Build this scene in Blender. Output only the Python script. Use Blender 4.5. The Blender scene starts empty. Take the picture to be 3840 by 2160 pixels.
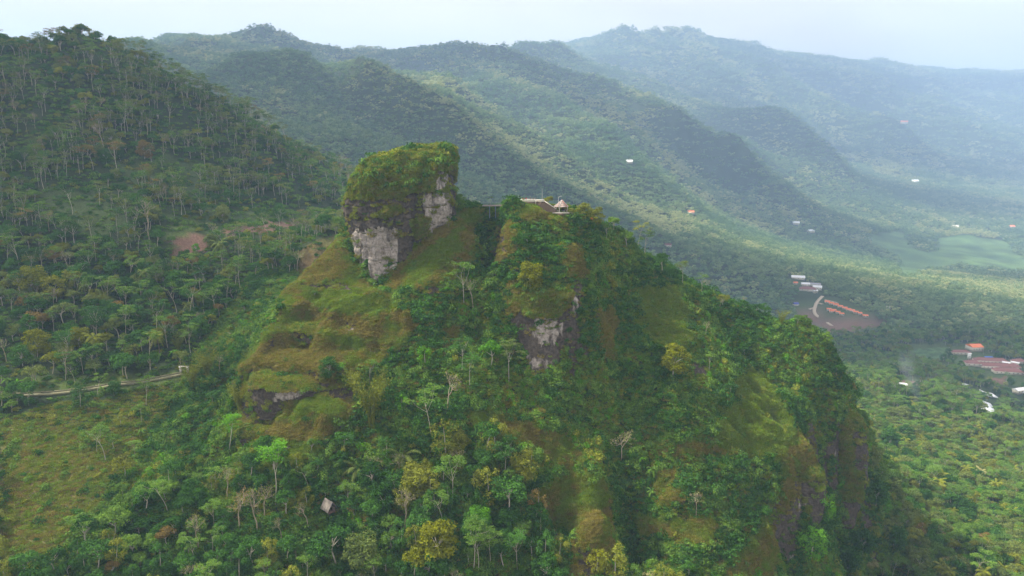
import bpy, bmesh, math, random
import numpy as np
from mathutils import Vector, Matrix, Euler
from mathutils.bvhtree import BVHTree

random.seed(7)
RNG = np.random.default_rng(11)
sc = bpy.context.scene
COL = sc.collection

# ------------------------------------------------------------------ camera
F = 2700.0                      # focal length in pixels of a 3840 wide frame
PITCH = math.atan((1080 - 520) / F)
CAMZ = 400.0
cam_d = bpy.data.cameras.new('camera')
cam_d.sensor_width = 36.0
cam_d.lens = F / 3840 * 36.0
cam_d.clip_start = 1.0
cam_d.clip_end = 60000.0
cam = bpy.data.objects.new('camera', cam_d)
cam.location = (0, 0, CAMZ)
cam.rotation_euler = (math.pi / 2 - PITCH, 0, 0)
COL.objects.link(cam)
sc.camera = cam

# ------------------------------------------------------------------ sky, sun, exposure
SUN_EL, SUN_AZ = math.radians(50), math.radians(-72)      # azimuth measured from the view direction towards the right
world = bpy.data.worlds.new('World')
sc.world = world
world.use_nodes = True
wn, wl = world.node_tree.nodes, world.node_tree.links
wn.clear()
w_out = wn.new('ShaderNodeOutputWorld')
w_bg = wn.new('ShaderNodeBackground')
w_sky = wn.new('ShaderNodeTexSky')
w_sky.sky_type = 'NISHITA'
w_sky.sun_disc = False
w_sky.sun_elevation = SUN_EL
w_sky.sun_rotation = SUN_AZ
w_sky.altitude = 800
w_bg.inputs['Strength'].default_value = 0.1
w_cl = wn.new('ShaderNodeBackground')                    # the closed cloud deck
w_mix = wn.new('ShaderNodeMixShader')
w_tc = wn.new('ShaderNodeTexCoord')
w_map = wn.new('ShaderNodeMapping')
w_map.inputs['Scale'].default_value = (1.6, 1.6, 7.0)
w_nz = wn.new('ShaderNodeTexNoise')
w_nz.inputs['Scale'].default_value = 2.6
w_nz.inputs['Detail'].default_value = 5
w_rp = wn.new('ShaderNodeMapRange')
w_rp.inputs['From Min'].default_value = 0.3
w_rp.inputs['From Max'].default_value = 0.62
w_rp.inputs['To Min'].default_value = 0.90
w_rp.inputs['To Max'].default_value = 1.0
w_cr = wn.new('ShaderNodeMix')
w_cr.data_type = 'RGBA'
w_cr.inputs[6].default_value = (0.84, 0.78, 0.74, 1)
w_cr.inputs[7].default_value = (1.0, 0.925, 0.84, 1)
CLOUD = 0.64
w_cl.inputs['Strength'].default_value = CLOUD
wl.new(w_tc.outputs['Generated'], w_map.inputs['Vector'])
wl.new(w_map.outputs[0], w_nz.inputs['Vector'])
wl.new(w_nz.outputs[0], w_rp.inputs['Value'])
wl.new(w_nz.outputs[0], w_cr.inputs[0])
wl.new(w_cr.outputs[2], w_cl.inputs['Color'])
wl.new(w_sky.outputs[0], w_bg.inputs['Color'])
wl.new(w_rp.outputs[0], w_mix.inputs[0])
wl.new(w_bg.outputs[0], w_mix.inputs[1])
wl.new(w_cl.outputs[0], w_mix.inputs[2])
wl.new(w_mix.outputs[0], w_out.inputs['Surface'])

sun_d = bpy.data.lights.new('sun', 'SUN')
sun_d.energy = 5.0
sun_d.angle = math.radians(6)
sun_d.color = (1.0, 0.93, 0.80)
sun = bpy.data.objects.new('sun', sun_d)
to_sun = Vector((math.sin(SUN_AZ) * math.cos(SUN_EL), math.cos(SUN_AZ) * math.cos(SUN_EL), math.sin(SUN_EL)))
sun.rotation_euler = to_sun.to_track_quat('Z', 'Y').to_euler()
sun.location = (0, 0, 3000)
COL.objects.link(sun)

sc.view_settings.view_transform = 'Standard'
sc.view_settings.look = 'None'
sc.view_settings.exposure = 1.18
sc.view_settings.gamma = 1.0
sc.view_settings.use_curve_mapping = False
cy = sc.cycles
cy.use_adaptive_sampling = True
cy.adaptive_threshold = 0.025
cy.use_denoising = True
cy.max_bounces = 4
cy.diffuse_bounces = 2
cy.glossy_bounces = 1
cy.transmission_bounces = 2
cy.transparent_max_bounces = 6
cy.volume_bounces = 1
cy.caustics_reflective = False
cy.caustics_refractive = False

# ------------------------------------------------------------------ projection helpers
CT, ST = math.cos(PITCH), math.sin(PITCH)


def W(px, py, Y):
    """the point seen at photo pixel (px, py) at ground distance Y (z measured from the camera)"""
    u, v = (px - 1920) / F, (1080 - py) / F
    dy = CT + v * ST
    return (u / dy * Y, Y, (-ST + v * CT) / dy * Y)


def project(P):
    """world points relative to the camera height -> photo pixels"""
    x, y, z = P[:, 0], P[:, 1], P[:, 2]
    d = y * CT - z * ST
    d = np.where(d < 1, 1, d)
    return 1920 + F * x / d, 1080 - F * (y * ST + z * CT) / d


def vhash(ix, iy, iz):
    h = (ix.astype(np.uint32) * np.uint32(374761393)) ^ (iy.astype(np.uint32) * np.uint32(668265263)) ^ (iz.astype(np.uint32) * np.uint32(2147483647 - 58))
    h = (h ^ (h >> np.uint32(13))) * np.uint32(1274126177)
    h = (h ^ (h >> np.uint32(16))) * np.uint32(2246822519)
    return (h ^ (h >> np.uint32(15))).astype(np.float64) / 4294967295.0


def vnoise(x, y, z=None):
    """value noise in -1..1"""
    x = np.asarray(x, float)
    y = np.asarray(y, float)
    z = np.zeros_like(x) if z is None else np.asarray(z, float)
    xi, yi, zi = np.floor(x).astype(np.int64), np.floor(y).astype(np.int64), np.floor(z).astype(np.int64)
    fx, fy, fz = x - xi, y - yi, z - zi
    fx, fy, fz = fx * fx * (3 - 2 * fx), fy * fy * (3 - 2 * fy), fz * fz * (3 - 2 * fz)
    r = 0
    for a in (0, 1):
        for b in (0, 1):
            for c in (0, 1):
                w = (fx if a else 1 - fx) * (fy if b else 1 - fy) * (fz if c else 1 - fz)
                r = r + w * vhash(xi + a, yi + b, zi + c)
    return r * 2 - 1


def fbm(x, y, z=None, octv=4, s=1.0):
    r, a, t = 0, 1.0, 0
    for k in range(octv):
        f = s * 2 ** k
        r = r + a * vnoise(x * f + 17.3 * k, y * f - 9.1 * k, None if z is None else z * f + 4.7 * k)
        t += a
        a *= 0.5
    return r / t * 1.6


def ridged(x, y, octv=4):
    r, a, t = 0, 1.0, 0
    for k in range(octv):
        f = 2 ** k
        r = r + a * (1 - 2.2 * np.abs(vnoise(x * f + 31.7 * k, y * f + 5.3 * k)))
        t += a
        a *= 0.48
    return r / t


def sstep(a, b, x):
    t = np.clip((x - a) / (b - a), 0, 1)
    return t * t * (3 - 2 * t)


def in_poly(px, py, poly):
    inside = np.zeros(px.shape, bool)
    n = len(poly)
    for i in range(n):
        x1, y1 = poly[i]
        x2, y2 = poly[(i + 1) % n]
        if y1 == y2:
            continue
        c = ((y1 > py) != (y2 > py)) & (px < (x2 - x1) * (py - y1) / (y2 - y1) + x1)
        inside ^= c
    return inside


# ------------------------------------------------------------------ relief of the land: surveyed points and noise
PX = [
    # left hill: crest, face, foot
    (-500, 160, 600), (0, 185, 600), (130, 205, 600), (280, 150, 600), (420, 190, 610), (560, 262, 620), (700, 335, 640), (850, 405, 660),
    (1000, 490, 690), (1150, 585, 730), (1300, 660, 780),
    (0, 500, 520), (0, 800, 430), (0, 1100, 370), (0, 1450, 300), (0, 1800, 245), (0, 2160, 205), (-500, 800, 430), (-500, 1450, 300), (-500, 2160, 205),
    (400, 500, 520), (400, 800, 440), (400, 1100, 375), (400, 1440, 305), (400, 1800, 250), (400, 2160, 210),
    (800, 650, 560), (800, 850, 470), (800, 1100, 390), (700, 1400, 315), (800, 1800, 253), (800, 2160, 213),
    (1150, 780, 600), (1150, 900, 490), (950, 1200, 352), (850, 1440, 312), (1100, 950, 425), (1000, 1080, 385), (1250, 860, 430),
    # the left grassy dome: slope under the summit rock, terrace, steep grass, ledge
    (1290, 890, 326), (1330, 960, 318), (1200, 990, 318), (1140, 1050, 314), (1250, 1030, 309), (1350, 1050, 311), (1420, 1066, 309), (1370, 1000, 312),
    (1100, 1080, 308), (1250, 1085, 300), (1400, 1090, 299), (1110, 1140, 297), (1250, 1180, 286), (1400, 1190, 285), (1500, 1150, 290),
    (1060, 1190, 293), (1250, 1235, 284), (1330, 1240, 283), (1150, 1225, 289), (1000, 1210, 292), (1000, 1300, 284), (1200, 1310, 277), (1400, 1300, 278),
    (905, 1380, 284), (1050, 1420, 272), (1200, 1420, 268), (880, 1440, 281), (885, 1500, 278),
    (1050, 1500, 268.5), (1180, 1500, 266), (1300, 1490, 266), (1150, 1535, 261), (1250, 1530, 262), (1060, 1560, 262), (1230, 1580, 254), (1100, 1600, 256),
    (1000, 1650, 257), (1150, 1690, 250), (940, 1600, 266), (900, 1620, 290), (860, 1560, 290), (1060, 1720, 247), (1300, 1640, 252),
    # right of the summit rock
    (1500, 1048, 308), (1560, 978, 309.5), (1620, 900, 313), (1700, 838, 321), (1740, 790, 332), (1600, 700, 336), (1400, 750, 340), (1500, 1095, 300), (1620, 1030, 301), (1700, 950, 309),
    (1790, 790, 332), (1790, 900, 315), (1780, 1000, 307), (1600, 1100, 293), (1700, 1120, 294), (1600, 1300, 280),
    # the gully under the bridge and the central bluff
    (1840, 803, 334), (1832, 900, 330), (1835, 1000, 325), (1840, 1130, 313), (1800, 1250, 294),
    (1885, 795, 322), (1890, 860, 309), (1885, 1000, 300), (1900, 1100, 295), (1940, 778, 323), (2010, 782, 322), (2070, 803, 321), (2140, 810, 322), (2200, 830, 330),
    (2000, 880, 304), (2100, 880, 306), (2000, 1030, 293), (2100, 1030, 292), (2200, 1000, 299), (2060, 1160, 285), (1950, 1160, 287), (2150, 1140, 287),
    (1960, 1300, 283), (2050, 1300, 282), (2050, 1405, 279), (1950, 1400, 279), (2130, 1260, 284), (2150, 1400, 280),
    (2230, 850, 333), (2300, 855, 345), (2345, 880, 345), (2290, 1010, 328), (2290, 1150, 317), (2280, 1280, 304), (2400, 955, 352), (2400, 1080, 335), (2470, 990, 368),
    # crest to the right, bright terraces, right knob and cliffs
    (2600, 1075, 385), (2740, 1165, 395), (2840, 1215, 385), (2500, 1200, 325), (2600, 1300, 315), (2400, 1300, 301), (2330, 1450, 286), (2300, 1560, 276),
    (2780, 1330, 335), (2850, 1380, 333), (2920, 1470, 326), (2700, 1450, 300), (2900, 1600, 303), (2980, 1600, 306), (2750, 1640, 280), (2500, 1500, 281),
    (2950, 1220, 358), (3000, 1205, 355), (3090, 1260, 352), (3150, 1370, 348), (3060, 1400, 335), (3200, 1530, 340), (3140, 1560, 328), (3230, 1660, 335), (3120, 1720, 322), (3220, 1800, 326),
    (3180, 1860, 322), (3040, 1560, 316), (3100, 1800, 318), (3090, 1950, 312), (3080, 2160, 300),
    (3050, 1740, 292), (2960, 1760, 281), (3070, 1810, 290), (3010, 1900, 281), (2970, 1950, 273), (2940, 2130, 264), (2900, 1850, 270), (2880, 2000, 258),
    # foot of the face
    (1300, 1760, 246), (1600, 1700, 250), (1800, 1500, 266), (1600, 1500, 264), (2000, 1600, 263), (2000, 1750, 251), (2250, 1700, 259), (2250, 1820, 249), (2335, 1850, 262), (2140, 1800, 253),
    (2200, 1980, 232), (2270, 2000, 236), (2345, 2000, 252), (2110, 1980, 240), (2230, 2160, 222), (2330, 2160, 242),
    (2600, 1750, 266), (2500, 1850, 256), (2700, 2000, 246), (2500, 2160, 232), (2800, 2160, 240), (2600, 1900, 252), (2600, 1930, 251),
    (1200, 1900, 236), (1200, 2160, 215), (1600, 1900, 236), (1600, 2160, 216), (2000, 1950, 236), (2000, 2160, 222), (1400, 2600, 185), (600, 2600, 175), (2400, 2600, 195),
    # lower right slope
    (3300, 1450, 700), (3300, 1600, 540), (3300, 1750, 405), (3300, 1900, 368), (3280, 2160, 318), (3400, 2160, 318), (3420, 1850, 405), (3300, 2600, 240), (3840, 2160, 310), (3840, 2600, 220), (3840, 1900, 410), (3840, 1700, 560),
    (3600, 1500, 700), (3600, 1750, 520), (3600, 2000, 380), (3750, 1570, 690), (4400, 2000, 400), (4300, 1700, 620),
    (3850, 1660, 760), (3600, 1460, 800),
    # the valley floor
    (3700, 1440, 880), (3840, 1560, 840), (3400, 1380, 960), (3640, 1330, 1030), (3840, 1330, 1040), (4400, 1300, 1050), (2700, 1120, 1400), (3130, 1130, 1360), (3130, 1200, 1270), (3840, 1100, 1520), (4600, 1100, 1520), (2400, 870, 1450),
    (2900, 900, 1900), (3500, 920, 2150), (3840, 900, 2300), (3350, 990, 1900), (4600, 900, 2300),
    # slopes of the mountains
    (1700, 740, 1350), (2000, 740, 1500), (1350, 620, 1350), (1150, 500, 1400), (1500, 500, 1700), (1800, 520, 1850), (2200, 650, 1800), (2500, 800, 1750),
    (2750, 760, 2200), (3000, 760, 2350), (3400, 760, 2600), (3840, 740, 2900), (2350, 560, 2250), (2600, 640, 2350),
    (2200, 380, 2750), (2500, 480, 2900), (2800, 560, 3000), (3100, 640, 2950), (3400, 620, 3300), (3840, 600, 3500), (4600, 600, 3600),
    (2400, 300, 3400), (2700, 340, 3600), (3000, 420, 3700), (3300, 480, 3900), (3700, 500, 4100),
    # mountain crests
    (-600, 250, 2100), (300, 250, 2100),
    (640, 201, 2100), (700, 163, 2138), (745, 152, 2166), (790, 160, 2195), (864, 144, 2242), (924, 123, 2280), (968, 111, 2309), (1021, 119, 2342), (1073, 152, 2375), (1132, 178, 2413), (1192, 213, 2451), (1244, 231, 2484), (1341, 220, 2546), (1386, 201, 2575), (1423, 205, 2598), (1468, 219, 2627), (1505, 231, 2651), (1580, 242, 2698), (1639, 245, 2736), (1699, 231, 2774), (1744, 228, 2803), (1781, 216, 2826), (1826, 231, 2855), (1878, 238, 2888), (1908, 216, 2907), (1967, 196, 2945), (2004, 204, 2969), (2057, 193, 3002), (2101, 193, 3031), (2146, 205, 3059), (2179, 193, 3850), (2250, 162, 3914), (2303, 143, 3962), (2347, 128, 4002), (2385, 143, 4036), (2429, 155, 4076), (2452, 140, 4097), (2477, 155, 4120), (2519, 141, 4157), (2578, 140, 4211), (2601, 147, 4232), (2683, 150, 4306), (2757, 159, 4373), (2832, 181, 4441), (2906, 204, 4508), (2966, 214, 4562), (3040, 211, 4630), (3115, 222, 4697), (3204, 234, 4778), (3279, 244, 4846), (3324, 240, 4886), (3413, 259, 4967), (3503, 262, 5048), (3607, 271, 5143), (3696, 281, 5224), (3786, 307, 5305), (3840, 311, 5353), (4024, 326, 5521), (4472, 363, 5926),
    # spurs that run down from the crests
    (2236, 342, 2700), (2340, 432, 2450), (2534, 551, 2300), (2757, 640, 2250), (2906, 715, 2150), (1878, 342, 2300), (2012, 462, 2050), (2086, 536, 1900), (2534, 268, 3700), (2757, 387, 3350), (2981, 536, 2850), (3130, 626, 2650), (983, 223, 1950), (1073, 342, 1700), (1416, 298, 2200),
]
PW = [  # hidden sides, world x, y, z from the camera height
    (-80, 400, -95), (-20, 405, -100), (40, 410, -105), (100, 450, -140), (170, 440, -190), (220, 430, -215), (-100, 560, -112), (0, 560, -145), (110, 600, -205), (250, 600, -245), (190, 500, -230),
    (-60, 900, -150), (120, 900, -220), (300, 900, -290), (0, 1150, -160), (250, 1150, -280),
    (-650, 850, -30), (-450, 850, -20), (-250, 850, -50), (-80, 850, -105), (-600, 1150, -60), (-350, 1150, -80), (-180, 1150, -100),
    (-900, 600, 60), (-1500, 900, 60), (-900, 300, -80), (-500, 100, -150), (0, 60, -190), (400, 100, -215), (0, -300, -210), (800, -300, -260), (-900, -300, -150),
    (900, 400, -290), (900, 150, -250), (1500, 600, -330), (1500, 1200, -335), (2200, 1500, -330),
    (-2500, 2500, 150), (-1500, 3200, 150), (-400, 3300, 120), (200, 3500, 260), (-2500, 5500, 100), (0, 5500, 150), (2500, 6500, 150), (4500, 7000, 200), (5500, 3500, -150), (5500, 1500, -300),
    (4000, -300, -330), (5500, 6500, 200), (-2500, 8500, 50), (5500, 8500, 50), (1500, 8500, 50), (-3500, 500, 50), (-3500, -300, 0),
]


def far_y(Y):
    return Y if Y < 1400 else 1400 + (Y - 1400) * 2.5


CP = np.array([W(a, b, far_y(c)) for a, b, c in PX] + [(x if y < 1400 else x * 2.2, far_y(y), z if y < 1400 else z * 2.0) for x, y, z in PW])


def rbf_fit(P):
    d = np.sqrt(((P[:, None, :2] - P[None, :, :2]) ** 2).sum(-1) + 1.0)
    n = len(P)
    A = np.zeros((n + 3, n + 3))
    A[:n, :n] = d
    A[:n, n] = A[n, :n] = 1
    A[:n, n + 1] = A[n + 1, :n] = P[:, 0] / 1000
    A[:n, n + 2] = A[n + 2, :n] = P[:, 1] / 1000
    A[:n, :n] -= np.eye(n) * 0.15
    return np.linalg.solve(A, np.concatenate([P[:, 2], np.zeros(3)]))


RBW = rbf_fit(CP)
CREST = [W(q[0], q[1], far_y(q[2]))[:2] for q in PX[PX.index((300, 250, 2100)):-15]]


PEAKS = []                                      # knolls standing on the skyline ridges
for q_, yq, Yq in ((497, 97, 2165), (648, 72, 2310), (905, 142, 2550), (955, 132, 2600), (1196, 138, 2830), (1308, 130, 2935), (1346, 130, 2970), (1402, 124, 3025), (1575, 84, 4000), (1645, 92, 4095), (1692, 92, 4160), (1738, 90, 4220), (1905, 118, 4450), (2215, 160, 4865), (2440, 182, 5170)):
    a_, b_, _ = W(q_ * 1.4907, yq * 1.4907, far_y(Yq))
    PEAKS.append((a_, b_, b_ * 0.017, b_ * (0.0095 if q_ < 1750 else 0.005)))


def rbf(x, y):
    out = np.empty(x.size)
    xf, yf = x.ravel(), y.ravel()
    n = len(CP)
    for i in range(0, xf.size, 20000):
        a, b = xf[i:i + 20000], yf[i:i + 20000]
        d = np.sqrt((a[:, None] - CP[None, :, 0]) ** 2 + (b[:, None] - CP[None, :, 1]) ** 2 + 1.0)
        out[i:i + 20000] = d @ RBW[:n] + RBW[n] + RBW[n + 1] * a / 1000 + RBW[n + 2] * b / 1000
    return out.reshape(x.shape)


def height(x, y, fine=False):
    z = rbf(x, y)
    far = sstep(1250, 2400, y)
    for a, b, s_, h_ in PEAKS:
        z = z + h_ * np.exp(-((x - a) ** 2 + (y - b) ** 2) / s_ ** 2)
    amp = sstep(-330, -60, z) * far
    d2 = np.full(x.shape, 1e12)
    for a, b in CREST:
        d2 = np.minimum(d2, (x - a) ** 2 + (y - b) ** 2)
    keep = 1 - 0.93 * np.exp(-d2 / 800.0 ** 2)
    u, v = (x - y) * 0.7071, (x + y) * 0.7071
    wob = fbm(x / 1100, y / 1100, None, 3) * 240
    side = sstep(-0.58, -0.47, x / np.maximum(y, 300))
    z = z + amp * side * (270 * keep * ridged(u / 3200, (v + wob) / 850, 3) + (14 + 62 * keep) * ridged(u / 800, (v + wob) / 310, 3) + 20 * fbm(x / 260, y / 230, None, 3) - 10 - 16 * keep)
    z = z + far * (1 - amp) * 6 * fbm(x / 260, y / 260, None, 3)
    mid = sstep(330, 480, y) * (1 - far)
    z = z + (mid * 4.5 + (1 - mid) * (1 - far) * 0.9) * fbm(x / 38, y / 38, None, 3)
    if fine:
        edge = sstep(0, 18, np.minimum.reduce([x + 150, 235 - x, y - 165, 405 - y]))
        edge = edge * (0.15 + 0.85 * sstep(30, 46, np.hypot(x + 51, y - 335)))
        z00 = z.copy()
        face = sstep(205, 235, y) * (1 - sstep(318, 332, y))
        wx = 9 * fbm(x / 30, y / 30, None, 2)
        z = z + face * 3.8 * ridged((x + wx) / 21, (y + 40) / 85, 3)
        z = z + face * 3.0 * fbm(x / 16 + 5, y / 11, None, 3)
        z = z + 1.5 * fbm(x / 6.5, y / 6.5, None, 3) + 0.5 * fbm(x / 2.4, y / 2.4, None, 2)
        # beds of rock: the slope steps down in ledges
        bed = 12.5 + 2.0 * vnoise(x / 60, y / 60)
        lev = z + 4.5 * fbm(x / 30 + 3, y / 30, None, 3) + 0.12 * x
        q = lev / bed
        f = q - np.floor(q)
        dome = sstep(-55, -70, x) * 0.55 + 0.45
        pat = sstep(-0.25, 0.35, fbm(x / 34 + 8, y / 34, None, 2)) * dome
        z = z + face * pat * bed * 0.42 * (sstep(0.32, 0.68, f) - f)
        z = z00 + (z - z00) * edge
    return z


class Grid:
    def __init__(s, x0, x1, y0, y1, st, fine=False):
        s.x = np.arange(x0, x1 + st * 0.5, st)
        s.y = np.arange(y0, y1 + st * 0.5, st)
        s.st = st
        X, Y = np.meshgrid(s.x, s.y)
        s.X, s.Y = X, Y
        s.Z = height(X, Y, fine)

    def has(s, x, y, m=0.0):
        return (x >= s.x[0] + m) & (x <= s.x[-1] - m) & (y >= s.y[0] + m) & (y <= s.y[-1] - m)

    def at(s, x, y):
        fx = np.clip((x - s.x[0]) / s.st, 0, len(s.x) - 1.001)
        fy = np.clip((y - s.y[0]) / s.st, 0, len(s.y) - 1.001)
        i, j = fx.astype(int), fy.astype(int)
        a, b = fx - i, fy - j
        Z = s.Z
        return Z[j, i] * (1 - a) * (1 - b) + Z[j, i + 1] * a * (1 - b) + Z[j + 1, i] * (1 - a) * b + Z[j + 1, i + 1] * a * b


G1 = Grid(-150, 235, 165, 405, 1.1, True)
G2 = Grid(-900, 980, 90, 1200, 5.0)
G3 = Grid(-7600, 12600, -300, 17000, 50.0)


def ground(x, y):
    x = np.asarray(x, float)
    y = np.asarray(y, float)
    z = G3.at(x, y)
    z = np.where(G2.has(x, y), G2.at(x, y), z)
    return np.where(G1.has(x, y), G1.at(x, y), z)


def visible(P, tol=4.0, n=60):
    """is the point above the land between it and the camera"""
    ok = np.ones(len(P), bool)
    for k in range(1, n):
        t = (k / n) ** 0.8
        q = P * t
        m = q[:, 1] > 130
        t_ = tol * np.clip(q[:, 1] / 600, 0.6, 6)
        ok &= ~(m & (ground(q[:, 0], q[:, 1]) > q[:, 2] + t_))
    return ok


def pix_ground(px, py, y0=150, y1=15000):
    """first land met by the ray through a photo pixel"""
    t = np.geomspace(y0, y1, 1300)
    a = np.array([W(px, py, 1.0)])
    P = t[:, None] * a
    g = ground(P[:, 0], P[:, 1])
    hit = np.nonzero(P[:, 2] <= g)[0]
    k = hit[0] if len(hit) else len(t) - 1
    if 0 < k:
        lo, hi = t[k - 1], t[k]
        for _ in range(14):
            m = (lo + hi) / 2
            p = a[0] * m
            if p[2] <= ground(p[0:1], p[1:2])[0]:
                hi = m
            else:
                lo = m
        return a[0] * hi
    return P[k]

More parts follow.
